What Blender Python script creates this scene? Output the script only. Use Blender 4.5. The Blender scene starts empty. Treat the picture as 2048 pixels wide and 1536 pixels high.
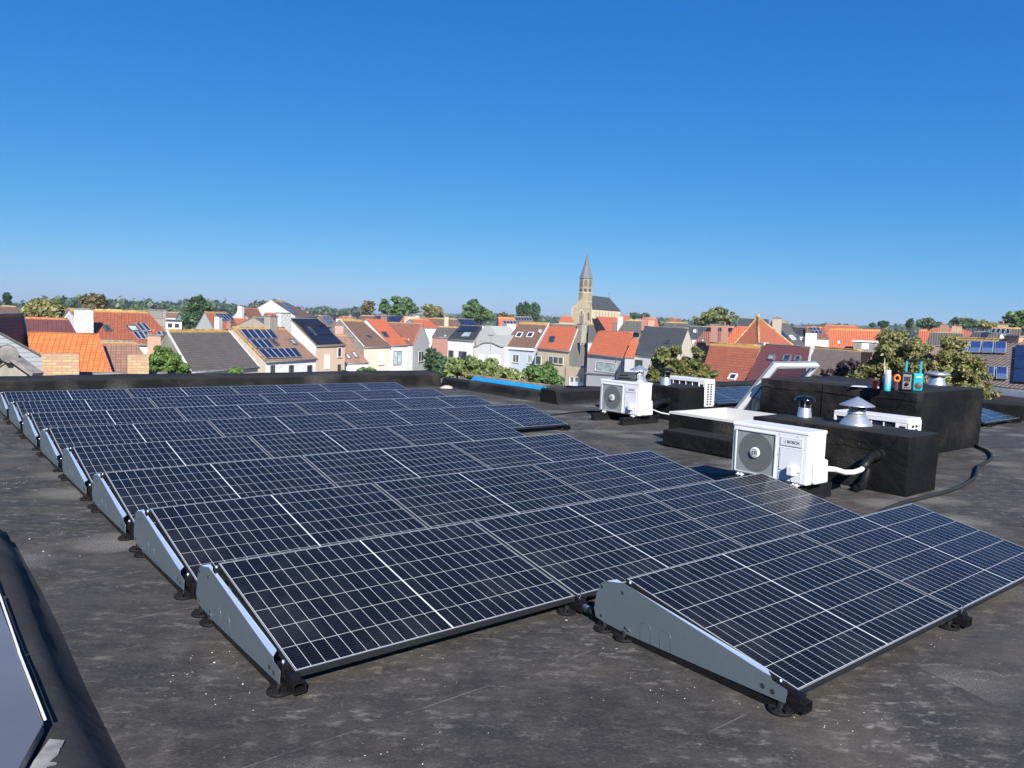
import bpy, bmesh, math, random
import numpy as np
from mathutils import Vector, Matrix
SC = bpy.context.scene
COL = SC.collection
R = math.radians
# ---------------------------------------------------------------- camera
FPX = 1538.1                                   # focal length in pixels of a 2048 px wide picture
CAM = Vector((-1.3321, -1.6871, 1.6493))
YAW, PIT, ROL = 0.6791, -0.0827, 0.0368
_f = Vector((math.sin(YAW) * math.cos(PIT), math.cos(YAW) * math.cos(PIT), math.sin(PIT)))
_r0 = Vector((math.cos(YAW), -math.sin(YAW), 0)); _u0 = _r0.cross(_f)
_r = math.cos(ROL) * _r0 + math.sin(ROL) * _u0
_u = -math.sin(ROL) * _r0 + math.cos(ROL) * _u0
cd = bpy.data.cameras.new('camera'); cam = bpy.data.objects.new('camera', cd); COL.objects.link(cam)
cam.matrix_world = Matrix(((_r.x, _u.x, -_f.x, CAM.x), (_r.y, _u.y, -_f.y, CAM.y), (_r.z, _u.z, -_f.z, CAM.z), (0, 0, 0, 1)))
cd.sensor_width = 36; cd.lens = FPX / 2048 * 36; cd.clip_end = 40000; cd.clip_start = .05
SC.camera = cam
# ---------------------------------------------------------------- light
SUN_AZ, SUN_EL = R(209.5), R(32.5)                 # compass style: clockwise from +y
world = bpy.data.worlds.new("World"); SC.world = world; world.use_nodes = True
wn = world.node_tree.nodes; wl = world.node_tree.links
sky = wn.new('ShaderNodeTexSky'); sky.sky_type = 'NISHITA'; sky.sun_disc = False
sky.sun_elevation = SUN_EL; sky.sun_rotation = SUN_AZ
sky.altitude = 0; sky.air_density = .7; sky.dust_density = .3; sky.ozone_density = 2.0
# the phone's rendering of the sky: each channel through its own tone curve
_sp = wn.new('ShaderNodeSeparateColor'); _cb = wn.new('ShaderNodeCombineColor'); wl.new(sky.outputs[0], _sp.inputs[0])
for i, (gain, gam) in enumerate(((.29, 1.58), (.330, .79), (.458, .41))):
    pw = wn.new('ShaderNodeMath'); pw.operation = 'POWER'; pw.inputs[1].default_value = gam
    s0 = wn.new('ShaderNodeMath'); s0.operation = 'MULTIPLY'; s0.inputs[1].default_value = .1; wl.new(_sp.outputs[i], s0.inputs[0]); wl.new(s0.outputs[0], pw.inputs[0])
    ml = wn.new('ShaderNodeMath'); ml.operation = 'MULTIPLY'; ml.inputs[1].default_value = gain * 10; wl.new(pw.outputs[0], ml.inputs[0]); wl.new(ml.outputs[0], _cb.inputs[i])
wl.new(_cb.outputs[0], wn['Background'].inputs[0]); wn['Background'].inputs[1].default_value = 0.10
sd = bpy.data.lights.new('sun', 'SUN'); sun = bpy.data.objects.new('sun', sd); COL.objects.link(sun)
sd.energy = 5.0; sd.angle = R(.53); sd.color = (1, .96, .90)
sdir = Vector((math.sin(SUN_AZ) * math.cos(SUN_EL), math.cos(SUN_AZ) * math.cos(SUN_EL), math.sin(SUN_EL)))
sun.rotation_euler = sdir.to_track_quat('Z', 'Y').to_euler()
vs = SC.view_settings; vs.view_transform = 'Standard'; vs.look = 'None'; vs.exposure = 1.0; vs.gamma = 1
SC.cycles.use_denoising = True
SC.cycles.max_bounces = 8
# ---------------------------------------------------------------- helpers
GZ = -8.6                                      # street level under the flat roof (roof = 0)
def ray(px, py):
    return _f + (px - 1024) / FPX * _r - (py - 768) / FPX * _u
def at(px, py, D):                             # point at horizontal distance D
    d = ray(px, py); return CAM + d * (D / math.hypot(d.x, d.y))
def onz(px, py, z):
    d = ray(px, py); return CAM + d * ((z - CAM.z) / d.z)
def onplane(px, py, p, n):
    d = ray(px, py); return CAM + d * ((p - CAM).dot(n) / d.dot(n))
def tag(o, label=None, cat=None, group=None, kind=None):
    if label: o['label'] = label
    if cat: o['category'] = cat
    if group: o['group'] = group
    if kind: o['kind'] = kind
    return o
def empty(name, loc=(0, 0, 0), label=None, cat=None, group=None, rz=0):
    o = bpy.data.objects.new(name, None); COL.objects.link(o); o.location = loc; o.rotation_euler.z = rz
    o.empty_display_size = .1
    return tag(o, label, cat, group)
def copy_tree(o, parent=None):
    c = o.copy(); COL.objects.link(c)
    if parent: c.parent = parent
    for ch in list(o.children): copy_tree(ch, c)
    return c
class MB:
    """collects faces into one mesh"""
    def __init__(s): s.v = []; s.f = []; s.m = []; s.uv = []; s.sm = []
    def face(s, pts, m=0, uv=None, smooth=False):
        i = len(s.v); s.v += [tuple(p) for p in pts]; s.f.append(tuple(range(i, i + len(pts)))); s.m.append(m); s.uv.append(uv); s.sm.append(smooth); return s
    def box(s, x0, x1, y0, y1, z0, z1, m=0, M=None):
        p = [Vector((x, y, z)) for z in (z0, z1) for y in (y0, y1) for x in (x0, x1)]
        if M: p = [M @ q for q in p]
        for q in ((0, 2, 3, 1), (4, 5, 7, 6), (0, 1, 5, 4), (2, 6, 7, 3), (0, 4, 6, 2), (1, 3, 7, 5)): s.face([p[k] for k in q], m)
        return s
    def bar(s, a, b, w, h, up=(0, 0, 1), m=0):
        a = Vector(a); b = Vector(b); d = (b - a); L = d.length; d.normalize(); up = Vector(up)
        sx = d.cross(up).normalized(); uz = sx.cross(d)
        M = Matrix(((sx.x, d.x, uz.x, a.x), (sx.y, d.y, uz.y, a.y), (sx.z, d.z, uz.z, a.z), (0, 0, 0, 1)))
        return s.box(-w / 2, w / 2, 0, L, -h / 2, h / 2, m, M)
    def tube(s, path, r, n=10, m=0, caps=True, smooth=True):
        path = [Vector(p) for p in path]; rr = r if isinstance(r, (list, tuple)) else [r] * len(path)
        rings = []; ref = None
        for i, p in enumerate(path):
            d = (path[min(i + 1, len(path) - 1)] - path[max(i - 1, 0)]).normalized()
            if ref is None: ref = d.orthogonal().normalized()
            ref = (ref - d * ref.dot(d)).normalized(); b = d.cross(ref)
            rings.append([p + rr[i] * (math.cos(t) * ref + math.sin(t) * b) for t in (2 * math.pi * k / n for k in range(n))])
        base = len(s.v)
        for q in rings: s.v += [tuple(p) for p in q]
        for i in range(len(rings) - 1):
            for k in range(n):
                k2 = (k + 1) % n
                s.f.append((base + i * n + k, base + i * n + k2, base + (i + 1) * n + k2, base + (i + 1) * n + k)); s.m.append(m); s.uv.append(None); s.sm.append(smooth)
        if caps:
            s.face(rings[0][::-1], m); s.face(rings[-1], m)
        return s
    def lathe(s, prof, c=(0, 0, 0), n=24, m=0, smooth=True):
        c = Vector(c); base = len(s.v)
        for r, z in prof: s.v += [tuple(c + Vector((r * math.cos(2 * math.pi * k / n), r * math.sin(2 * math.pi * k / n), z))) for k in range(n)]
        for i in range(len(prof) - 1):
            for k in range(n):
                k2 = (k + 1) % n
                s.f.append((base + i * n + k, base + i * n + k2, base + (i + 1) * n + k2, base + (i + 1) * n + k)); s.m.append(m); s.uv.append(None); s.sm.append(smooth)
        return s
    def prism(s, poly, ext, m=0):
        """poly: 3-D outline, ext: extrusion vector"""
        a = [Vector(p) for p in poly]; e = Vector(ext); b = [p + e for p in a]; n = len(a)
        s.face(a[::-1], m); s.face(b, m)
        for i in range(n): s.face([a[i], a[(i + 1) % n], b[(i + 1) % n], b[i]], m)
        return s
    def build(s, name, mats, parent=None, weld=True, bevel=0):
        me = bpy.data.meshes.new(name); me.from_pydata(s.v, [], s.f)
        for mt in (mats if isinstance(mats, (list, tuple)) else [mats]): me.materials.append(mt)
        me.polygons.foreach_set('material_index', s.m); me.polygons.foreach_set('use_smooth', s.sm)
        if any(u is not None for u in s.uv):
            ul = me.uv_layers.new(name='UVMap'); fl = []
            for f, u in zip(s.f, s.uv):
                for k in range(len(f)): fl += list(u[k]) if u else [0, 0]
            ul.data.foreach_set('uv', fl)
        if weld or bevel:
            bm = bmesh.new(); bm.from_mesh(me)
            bmesh.ops.remove_doubles(bm, verts=bm.verts, dist=1e-5)
            bmesh.ops.recalc_face_normals(bm, faces=bm.faces)
            bm.to_mesh(me); bm.free()
        me.update()
        o = bpy.data.objects.new(name, me); COL.objects.link(o)
        if parent: o.parent = parent
        if bevel:
            b = o.modifiers.new('b', 'BEVEL'); b.width = bevel; b.segments = 2; b.limit_method = 'ANGLE'; b.angle_limit = R(40)
        return o
# ---------------------------------------------------------------- materials
def newmat(name):
    m = bpy.data.materials.new(name); m.use_nodes = True; nt = m.node_tree
    return m, nt, nt.nodes, nt.links, nt.nodes['Principled BSDF']
def mixc(nt, fac, a, b):
    n = nt.nodes.new('ShaderNodeMix'); n.data_type = 'RGBA'
    for sock, v in ((n.inputs[0], fac), (n.inputs[6], a), (n.inputs[7], b)):
        if isinstance(v, (int, float)): sock.default_value = v
        elif isinstance(v, tuple): sock.default_value = (*v, 1)
        else: nt.links.new(v, sock)
    return n.outputs[2]
def noise(nt, scale, detail=4, vec=None, rough=.55):
    n = nt.nodes.new('ShaderNodeTexNoise'); n.inputs['Scale'].default_value = scale; n.inputs['Detail'].default_value = detail; n.inputs['Roughness'].default_value = rough
    if vec: nt.links.new(vec, n.inputs['Vector'])
    return n.outputs[0]
def ramp(nt, fac, lo, hi, c0=(0, 0, 0), c1=(1, 1, 1)):
    n = nt.nodes.new('ShaderNodeValToRGB'); e = n.color_ramp.elements
    e[0].position = lo; e[1].position = hi; e[0].color = (*c0, 1); e[1].color = (*c1, 1)
    nt.links.new(fac, n.inputs[0]); return n.outputs[0]
def math_(nt, op, a, b=0.0, c=None):
    n = nt.nodes.new('ShaderNodeMath'); n.operation = op
    for i, v in enumerate((a, b, c)):
        if v is None: continue
        if isinstance(v, (int, float)): n.inputs[i].default_value = v
        else: nt.links.new(v, n.inputs[i])
    return n.outputs[0]
def coord(nt, which='Object', scale=None, rot=None):
    t = nt.nodes.new('ShaderNodeTexCoord').outputs[which]
    if scale or rot:
        mp = nt.nodes.new('ShaderNodeMapping'); nt.links.new(t, mp.inputs[0])
        if rot:                                # turned first, then stretched
            mp.vector_type = 'TEXTURE'; mp.inputs['Rotation'].default_value = rot
            if scale: mp.inputs['Scale'].default_value = tuple(1 / s_ for s_ in scale)
        else: mp.inputs['Scale'].default_value = scale
        t = mp.outputs[0]
    return t
def bump(nt, b, h, strength=.3, dist=.02):
    n = nt.nodes.new('ShaderNodeBump'); n.inputs['Strength'].default_value = strength; n.inputs['Distance'].default_value = dist
    nt.links.new(h, n.inputs['Height']); nt.links.new(n.outputs[0], b.inputs['Normal'])
def plain(name, c, rough=.6, metal=0., var=.15, scale=3., spec=.5, bmp=0., bscale=20., coat=0.):
    m, nt, N, L, b = newmat(name)
    b.inputs['Roughness'].default_value = rough; b.inputs['Metallic'].default_value = metal; b.inputs['Specular IOR Level'].default_value = spec
    if coat: b.inputs['Coat Weight'].default_value = coat
    co = coord(nt)
    lo = tuple(x * (1 - var) for x in c); hi = tuple(min(1, x * (1 + var)) for x in c)
    L.new(ramp(nt, noise(nt, scale, 5, co), .35, .65, lo, hi), b.inputs['Base Color'])
    if bmp: bump(nt, b, noise(nt, bscale, 4, co), bmp)
    return m
M = {}
def tiles(name, c, c2=None, lichen=.0, lc=(.36, .23, .06), tw=.30, th=.40, depth=.06, dark=.35, offset=0., stain=.25):
    """clay or concrete tiles laid in courses; uv in metres (u along the eave, v down from the ridge)"""
    m, nt, N, L, b = newmat(name)
    uv = coord(nt, 'UV')
    br = N.new('ShaderNodeTexBrick'); L.new(uv, br.inputs[0]); br.offset = offset
    br.inputs['Scale'].default_value = 1; br.inputs['Brick Width'].default_value = tw; br.inputs['Row Height'].default_value = th
    br.inputs['Mortar Size'].default_value = .045; br.inputs['Mortar Smooth'].default_value = .7; br.inputs['Bias'].default_value = -.1
    c2 = c2 or tuple(x * .78 for x in c)
    br.inputs['Color1'].default_value = (*c, 1); br.inputs['Color2'].default_value = (*c2, 1); br.inputs['Mortar'].default_value = (*[x * dark for x in c], 1)
    col = br.outputs[0]
    st = ramp(nt, noise(nt, .55, 6, uv, .65), .38, .72)
    col = mixc(nt, math_(nt, 'MULTIPLY', st, stain), col, tuple(x * .42 for x in c))
    sp = ramp(nt, noise(nt, 3.2, 5, uv, .7), .58, .7)
    col = mixc(nt, math_(nt, 'MULTIPLY', sp, stain * .8), col, tuple(min(1, x * 1.3 + .03) for x in c))
    if lichen:
        sx = N.new('ShaderNodeSeparateXYZ'); L.new(uv, sx.inputs[0])
        g = math_(nt, 'SUBTRACT', 1.0, math_(nt, 'DIVIDE', sx.outputs[1], 1.6 * lichen))
        g = math_(nt, 'ADD', g, math_(nt, 'MULTIPLY', noise(nt, 2.2, 5, uv), .9))
        col = mixc(nt, ramp(nt, g, .55, 1.25), col, lc)
    L.new(col, b.inputs['Base Color']); b.inputs['Roughness'].default_value = .75
    wv = N.new('ShaderNodeSeparateXYZ'); L.new(uv, wv.inputs[0])
    w1 = math_(nt, 'SINE', math_(nt, 'MULTIPLY', wv.outputs[0], 2 * math.pi / tw))
    w2 = math_(nt, 'FRACT', math_(nt, 'DIVIDE', wv.outputs[1], th))
    bump(nt, b, math_(nt, 'ADD', math_(nt, 'MULTIPLY', w1, .5), w2), .55, depth)
    return m
def bricks(name, c1, c2, mortar, bw=.21, bh=.065, ms=.012, co='UV', rot=None, bias=0.):
    m, nt, N, L, b = newmat(name)
    v = coord(nt, co, None, rot)
    br = N.new('ShaderNodeTexBrick'); L.new(v, br.inputs[0])
    br.inputs['Scale'].default_value = 1; br.inputs['Brick Width'].default_value = bw; br.inputs['Row Height'].default_value = bh; br.inputs['Mortar Size'].default_value = ms
    br.inputs['Color1'].default_value = (*c1, 1); br.inputs['Color2'].default_value = (*c2, 1); br.inputs['Mortar'].default_value = (*mortar, 1); br.inputs['Bias'].default_value = bias
    col = mixc(nt, math_(nt, 'MULTIPLY', ramp(nt, noise(nt, .7, 6, v, .7), .4, .7), .3), br.outputs[0], tuple(x * .5 for x in c1))
    L.new(col, b.inputs['Base Color']); b.inputs['Roughness'].default_value = .85
    bump(nt, b, br.outputs[1], -.3, .01)
    return m
def render_wall(name, c, dirt=.25, dc=None):
    m, nt, N, L, b = newmat(name)
    v = coord(nt, 'UV'); vs_ = coord(nt, 'UV', (1.6, .25, 1))
    s = ramp(nt, noise(nt, 1.3, 6, vs_, .65), .42, .75)
    col = mixc(nt, math_(nt, 'MULTIPLY', s, dirt), c, dc or tuple(x * .55 for x in c))
    col = mixc(nt, math_(nt, 'MULTIPLY', ramp(nt, noise(nt, 6, 4, v), .4, .7), .12), col, tuple(x * .75 for x in c))
    L.new(col, b.inputs['Base Color']); b.inputs['Roughness'].default_value = .85
    return m
# roof membrane
def membrane(name, base, dust, seams=False, streak=1., topdust=0.):
    m, nt, N, L, b = newmat(name)
    co = coord(nt); rot = (0, 0, R(-38))
    mul = lambda *a: a[0] if len(a) == 1 else math_(nt, 'MULTIPLY', a[0], mul(*a[1:]))
    big = ramp(nt, noise(nt, .45, 7, co, .62), .3, .72, tuple(x * .72 for x in base), tuple(x * 1.32 for x in base))
    mud = ramp(nt, noise(nt, .9, 7, co, .72), .50, .76)
    col = mixc(nt, mul(mud, .5 * streak), big, (.125, .098, .072))
    dull = ramp(nt, noise(nt, 3.1, 8, coord(nt, 'Object', (1.1, 2.2, 1), rot), .7), .44, .66)
    col = mixc(nt, mul(dull, .30 * streak), col, tuple(x * .6 for x in dust))
    # scuffs: broken dusty streaks
    sv = coord(nt, 'Object', (4., 8.5, 4), rot); sv2 = coord(nt, 'Object', (7, 12, 4), (0, 0, R(-20)))
    gate = ramp(nt, noise(nt, .75, 6, co, .7), .40, .60)
    s1 = ramp(nt, noise(nt, 1.7, 10, sv, .74), .53, .64); s1b = ramp(nt, noise(nt, 1.3, 10, sv2, .76), .57, .67)
    col = mixc(nt, mul(s1, gate, .75 * streak), col, dust); col = mixc(nt, mul(s1b, gate, .8 * streak), col, tuple(min(1, x * 1.25) for x in dust))
    fine = ramp(nt, noise(nt, 13, 9, sv, .78), .52, .64)
    col = mixc(nt, mul(fine, .30 * streak), col, dust)
    # grit of several sizes, thick in places
    for sc_, thr, th2, k in ((9., .085, .5, .9), (21., .11, .42, .8), (46., .16, .35, .7)):
        vo = N.new('ShaderNodeTexVoronoi'); vo.inputs['Scale'].default_value = sc_; vo.inputs['Randomness'].default_value = 1; L.new(co, vo.inputs['Vector'])
        rn = N.new('ShaderNodeSeparateColor'); L.new(vo.outputs['Color'], rn.inputs[0])
        d = math_(nt, 'ADD', vo.outputs['Distance'], math_(nt, 'MULTIPLY', noise(nt, sc_ * 7, 2, co), .10))
        g2 = ramp(nt, noise(nt, .9 + sc_ * .03, 6, co, .7), .50, .68)
        on = math_(nt, 'GREATER_THAN', mul(rn.outputs[0], math_(nt, 'ADD', g2, .55)), .80)
        col = mixc(nt, mul(math_(nt, 'LESS_THAN', d, math_(nt, 'MULTIPLY', rn.outputs[1], thr * 1.6)), on, k * streak), col, (.40, .385, .35))
    # splashes of bird lime and mortar dust
    vo2 = N.new('ShaderNodeTexVoronoi'); vo2.inputs['Scale'].default_value = 1.15; L.new(coord(nt, 'Object', (1, 1.5, 1), rot), vo2.inputs['Vector'])
    rn2 = N.new('ShaderNodeSeparateColor'); L.new(vo2.outputs['Color'], rn2.inputs[0])
    body = math_(nt, 'SUBTRACT', 1.0, math_(nt, 'MULTIPLY', vo2.outputs['Distance'], 1.9))
    brk = ramp(nt, noise(nt, 17, 9, sv2, .8), .46, .60)
    sp_ = mul(ramp(nt, body, .05, .6), brk, math_(nt, 'GREATER_THAN', rn2.outputs[1], .35))
    col = mixc(nt, mul(sp_, .8 * streak), col, (.30, .285, .25))
    h = noise(nt, 5, 6, co)
    if topdust:
        gn = N.new('ShaderNodeNewGeometry'); gz = N.new('ShaderNodeSeparateXYZ'); L.new(gn.outputs['Normal'], gz.inputs[0])
        col = mixc(nt, mul(ramp(nt, gz.outputs[2], .5, .95), topdust), col, (.037, .036, .0355))
    if seams:
        sp = N.new('ShaderNodeSeparateXYZ'); L.new(co, sp.inputs[0])
        yy = math_(nt, 'ADD', sp.outputs[1], math_(nt, 'MULTIPLY', noise(nt, 1.2, 3, co), .035))
        fr = math_(nt, 'FRACT', math_(nt, 'DIVIDE', math_(nt, 'ADD', yy, .27), .83))
        d = math_(nt, 'ABSOLUTE', math_(nt, 'SUBTRACT', fr, .5))
        brk2 = ramp(nt, noise(nt, 2.5, 5, co), .45, .55)
        col = mixc(nt, mul(math_(nt, 'LESS_THAN', d, .0045), brk2, .5), col, (.16, .15, .135))
        h = math_(nt, 'ADD', h, math_(nt, 'MULTIPLY', math_(nt, 'GREATER_THAN', fr, .5), .15))
    L.new(col, b.inputs['Base Color'])
    L.new(ramp(nt, noise(nt, 2.3, 5, co), .3, .7, (.62,) * 3, (.85,) * 3), b.inputs['Roughness']); b.inputs['Specular IOR Level'].default_value = .16 if seams else .10
    if not seams:                              # soft folds of the wrapped sheet
        h = math_(nt, 'ADD', h, math_(nt, 'MULTIPLY', noise(nt, 1.6, 5, coord(nt, 'Object', (1.5, 1.5, 3.5), (R(20), R(15), 0)),   .6), 4. if streak != .351 else .3))
    bump(nt, b, math_(nt, 'ADD', h, math_(nt, 'MULTIPLY', noise(nt, 60, 4, co), .12)), .3, .03)
    return m
M['roof'] = membrane('roof_membrane', (.0345, .0325, .0308), (.19, .175, .155), True)
M['epdm'] = membrane('upstand_membrane', (.0055, .0058, .007), (.028, .027, .0265), False, .35, .45)
M['epdm2'] = membrane('worn_membrane', (.034, .033, .032), (.075, .069, .062), False, .351)
# solar cells
def cells(name, nx, ny, base, line, busbar=True, lw=.0018, W=1.664, H=1.038, mid=True, coat=1., rough=.11):
    m, nt, N, L, b = newmat(name)
    uv = coord(nt, 'UV'); s = N.new('ShaderNodeSeparateXYZ'); L.new(uv, s.inputs[0])
    mg = .0095
    def lines(v, tot, n, w):
        p = (tot - 2 * mg) / n
        q = math_(nt, 'DIVIDE', math_(nt, 'SUBTRACT', v, mg), p)
        fr = math_(nt, 'FRACT', math_(nt, 'ADD', q, .5))
        return math_(nt, 'LESS_THAN', math_(nt, 'ABSOLUTE', math_(nt, 'SUBTRACT', fr, .5)), w / p), q
    lx, qx = lines(s.outputs[0], W, nx, lw); ly, qy = lines(s.outputs[1], H, ny, lw * 1.15)
    ln = math_(nt, 'MAXIMUM', lx, ly)
    if mid: ln = math_(nt, 'MAXIMUM', ln, math_(nt, 'LESS_THAN', math_(nt, 'ABSOLUTE', math_(nt, 'SUBTRACT', s.outputs[0], W / 2)), .0045))
    for v, tot in ((s.outputs[0], W), (s.outputs[1], H)):
        ln = math_(nt, 'MAXIMUM', ln, math_(nt, 'LESS_THAN', v, mg)); ln = math_(nt, 'MAXIMUM', ln, math_(nt, 'GREATER_THAN', v, tot - mg))
    wn_ = N.new('ShaderNodeTexWhiteNoise'); wn_.noise_dimensions = '3D'; cb = N.new('ShaderNodeCombineXYZ')
    L.new(math_(nt, 'FLOOR', qx), cb.inputs[0]); L.new(math_(nt, 'FLOOR', qy), cb.inputs[1])
    oi = N.new('ShaderNodeObjectInfo'); L.new(math_(nt, 'MULTIPLY', oi.outputs['Random'], 37.), cb.inputs[2]); L.new(cb.outputs[0], wn_.inputs[0])
    cell = ramp(nt, wn_.outputs[0], 0, 1, tuple(x * .6 for x in base), tuple(x * 1.5 for x in base))
    cell = mixc(nt, math_(nt, 'MULTIPLY', oi.outputs['Random'], .4), cell, (base[0] * .9, base[1] * 1.05, base[2] * 1.4))
    if busbar:
        fy = math_(nt, 'FRACT', math_(nt, 'MULTIPLY', qy, 10.))
        cell = mixc(nt, math_(nt, 'MULTIPLY', math_(nt, 'LESS_THAN', math_(nt, 'ABSOLUTE', math_(nt, 'SUBTRACT', fy, .5)), .07), .22), cell, (.09, .09, .11))
    cell = mixc(nt, math_(nt, 'MULTIPLY', ramp(nt, noise(nt, 2.5, 7, coord(nt), .7), .5, .85), .10), cell, (.2, .19, .17))
    L.new(mixc(nt, ln, cell, line), b.inputs['Base Color'])
    L.new(ramp(nt, noise(nt, 9, 5, coord(nt)), .3, .7, (rough,) * 3, (rough * 2.2,) * 3), b.inputs['Roughness']); b.inputs['IOR'].default_value = 1.22
    return m
M['cell'] = cells('solar_cells', 24, 6, (.0052, .0058, .0078), (.55, .57, .56), lw=.00095)
M['frame'] = plain('black_anodised', (.022, .024, .028), .38, .3, .1)
M['rim'] = plain('frame_edge_glint', (.50, .51, .50), .4, .6, .05)  # sun glint along the frame's edge put into a pale colour
def galv(name, c=(.42, .46, .49), rough=.42, metal=.85, mott=.10):
    m, nt, N, L, b = newmat(name); co = coord(nt)
    vo = N.new('ShaderNodeTexVoronoi'); vo.inputs['Scale'].default_value = 55; L.new(co, vo.inputs['Vector'])
    sc = N.new('ShaderNodeSeparateColor'); L.new(vo.outputs['Color'], sc.inputs[0])
    mx = math_(nt, 'ADD', math_(nt, 'MULTIPLY', sc.outputs[0], .35), math_(nt, 'MULTIPLY', noise(nt, 2.2, 6, co), .65))
    L.new(ramp(nt, mx, .2, .8, tuple(x * (1 - mott) for x in c), tuple(x * (1 + mott) for x in c)), b.inputs['Base Color'])
    b.inputs['Metallic'].default_value = metal
    L.new(ramp(nt, noise(nt, 4, 5, co), .3, .7, (rough * .9,) * 3, (rough * 1.1,) * 3), b.inputs['Roughness'])
    return m
M['galv'] = galv('galvanised_steel', (.135, .170, .195), .45, .5, .04)
M['galv2'] = galv('bright_galvanised', (.50, .53, .56), .36, .75, .10)
M['flange'] = galv('sky_tinted_flange', (.46, .56, .68), .38, .5, .04)  # pale blue sky reflection put into the flange's base colour
M['black'] = plain('black_plastic', (.007, .007, .008), .45, 0, .2, 3, .25)
M['rubber'] = plain('black_rubber', (.008, .008, .009), .7, 0, .25, 8, .15)
M['bolt'] = plain('bolt_steel', (.55, .56, .58), .3, .9, .1)
M['holes'] = plain('opening_black', (.01, .012, .016), .7, 0, .1)  # near-black; on uncut holes it stands in for the shade inside
M['white'] = plain('white_enamel', (.58, .585, .60), .35, 0, .03, 2)
M['offwhite'] = plain('offwhite_plastic', (.55, .56, .565), .45, 0, .05, 2)
M['badge'] = plain('badge_plate', (.55, .56, .60), .35, 0, .03)
M['ink'] = plain('badge_print', (.06, .06, .075), .5, 0, .05)
M['greyplas'] = plain('grey_plastic', (.42, .44, .45), .4, 0, .06)
def coil():
    m, nt, N, L, b = newmat('coil_fins'); co = coord(nt, 'Object')
    s = N.new('ShaderNodeSeparateXYZ'); L.new(co, s.inputs[0])
    f = math_(nt, 'FRACT', math_(nt, 'MULTIPLY', s.outputs[2], 14.))
    L.new(ramp(nt, f, .3, .7, (.010, .014, .03), (.022, .03, .06)), b.inputs['Base Color']); b.inputs['Roughness'].default_value = .5; return m
M['coil'] = coil()
M['glassdark'] = plain('window_glass', (.025, .032, .04), .06, 0, .3, 1.5, .8)
M['glasspale'] = plain('pale_window', (.30, .36, .36), .12, 0, .35, 1.2, .6)
M['blind'] = plain('roller_blind', (.60, .61, .63), .6, 0, .05)
M['pvc'] = plain('white_window_frame', (.60, .60, .595), .5, 0, .04)
M['darkframe'] = plain('grey_window_frame', (.06, .065, .07), .5, 0, .1)
M['zinc'] = plain('zinc_gutter', (.22, .23, .24), .5, .5, .2)
M['mortar'] = plain('white_mortar', (.48, .465, .43), .9, 0, .25, 6)
M['pvblue'] = plain('blue_cells', (.012, .022, .055), .12, 0, .2, 1, .6)
M['pvblack'] = plain('black_cells', (.010, .012, .02), .15, 0, .2, 1, .5)
M['pvbright'] = cells('polycrystal_cells', 6, 10, (.014, .036, .135), (.10, .14, .24), False, .004, 1, 1.65, False)
M['pvrim'] = plain('panel_rim', (.55, .57, .58), .4, .5, .1)
# roofs
O_ = (.60, .155, .045)
M['r_orange'] = tiles('bright_orange_tiles', (.66, .20, .05), (.50, .13, .035), 0, tw=.30, th=.36, stain=.2)
M['r_orange2'] = tiles('orange_tiles', (.47, .125, .05), (.38, .10, .045), .35, stain=.3)
M['r_red'] = tiles('orange_red_tiles', (.50, .125, .05), (.40, .10, .045), 0, stain=.2)
M['r_rust'] = tiles('rust_tiles', (.33, .095, .042), (.24, .068, .035), .4, tw=.30, th=.38, stain=.3)
M['r_maroon'] = tiles('maroon_tiles', (.17, .045, .042), (.11, .035, .035), 0, tw=.32, th=.36, dark=.3, stain=.2)
M['r_darkred'] = tiles('dark_red_tiles', (.20, .062, .05), (.13, .045, .04), .3, dark=.3)
M['r_brown'] = tiles('brown_tiles', (.17, .095, .063), (.13, .075, .05), .5)
M['r_pink'] = tiles('faded_brown_tiles', (.30, .165, .11), (.22, .12, .08), .35, dark=.45)
M['r_grey'] = tiles('grey_brown_tiles', (.125, .105, .09), (.09, .078, .07), .35, tw=.3, th=.35, stain=.45)
M['r_greyg'] = tiles('grey_tiles', (.105, .098, .086), (.082, .077, .069), .35)
M['r_slate'] = tiles('dark_slate', (.058, .062, .066), (.045, .048, .052), 0, tw=.3, th=.3, stain=.15)
M['r_black'] = tiles('black_tiles', (.028, .030, .034), (.02, .022, .025), 0, stain=.1)
M['r_check'] = tiles('grey_brown_checked_tiles', (.20, .15, .115), (.15, .115, .09), .3, tw=.33, th=.36, dark=.3)
M['r_brownred'] = tiles('brown_red_tiles', (.25, .095, .058), (.18, .07, .048), .25)
M['lichen'] = plain('lichen_ridge', (.33, .21, .075), .9, 0, .45, 2)
M['ridgegrey'] = plain('grey_ridge', (.16, .15, .14), .85, 0, .3, 4)
M['ridgered'] = plain('red_ridge', (.38, .11, .05), .85, 0, .3, 4)
# walls
M['w_white'] = render_wall('white_render', (.63, .622, .60), .22)
M['w_cream'] = render_wall('cream_render', (.54, .505, .41), .22)
M['w_peach'] = render_wall('peach_render', (.50, .37, .27), .25)
M['w_blue'] = render_wall('pale_blue_render', (.38, .42, .51), .18)
M['w_grey'] = render_wall('pale_grey_render', (.41, .41, .42), .25)
M['w_conc'] = render_wall('weathered_cement', (.27, .255, .21), .8, (.10, .095, .075))
M['w_board'] = bricks('weathered_boards', (.22, .21, .185), (.17, .16, .145), (.10, .095, .085), 2.4, .8, .03)
M['w_beige'] = bricks('beige_brick', (.56, .45, .30), (.50, .40, .27), (.44, .38, .29))
M['w_beigec'] = render_wall('beige_cement', (.40, .34, .26), .5)
M['w_red'] = bricks('red_brick', (.30, .10, .065), (.24, .085, .06), (.25, .2, .17))
M['w_brown'] = bricks('brown_brick', (.22, .13, .095), (.17, .10, .08), (.2, .17, .14))
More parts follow.
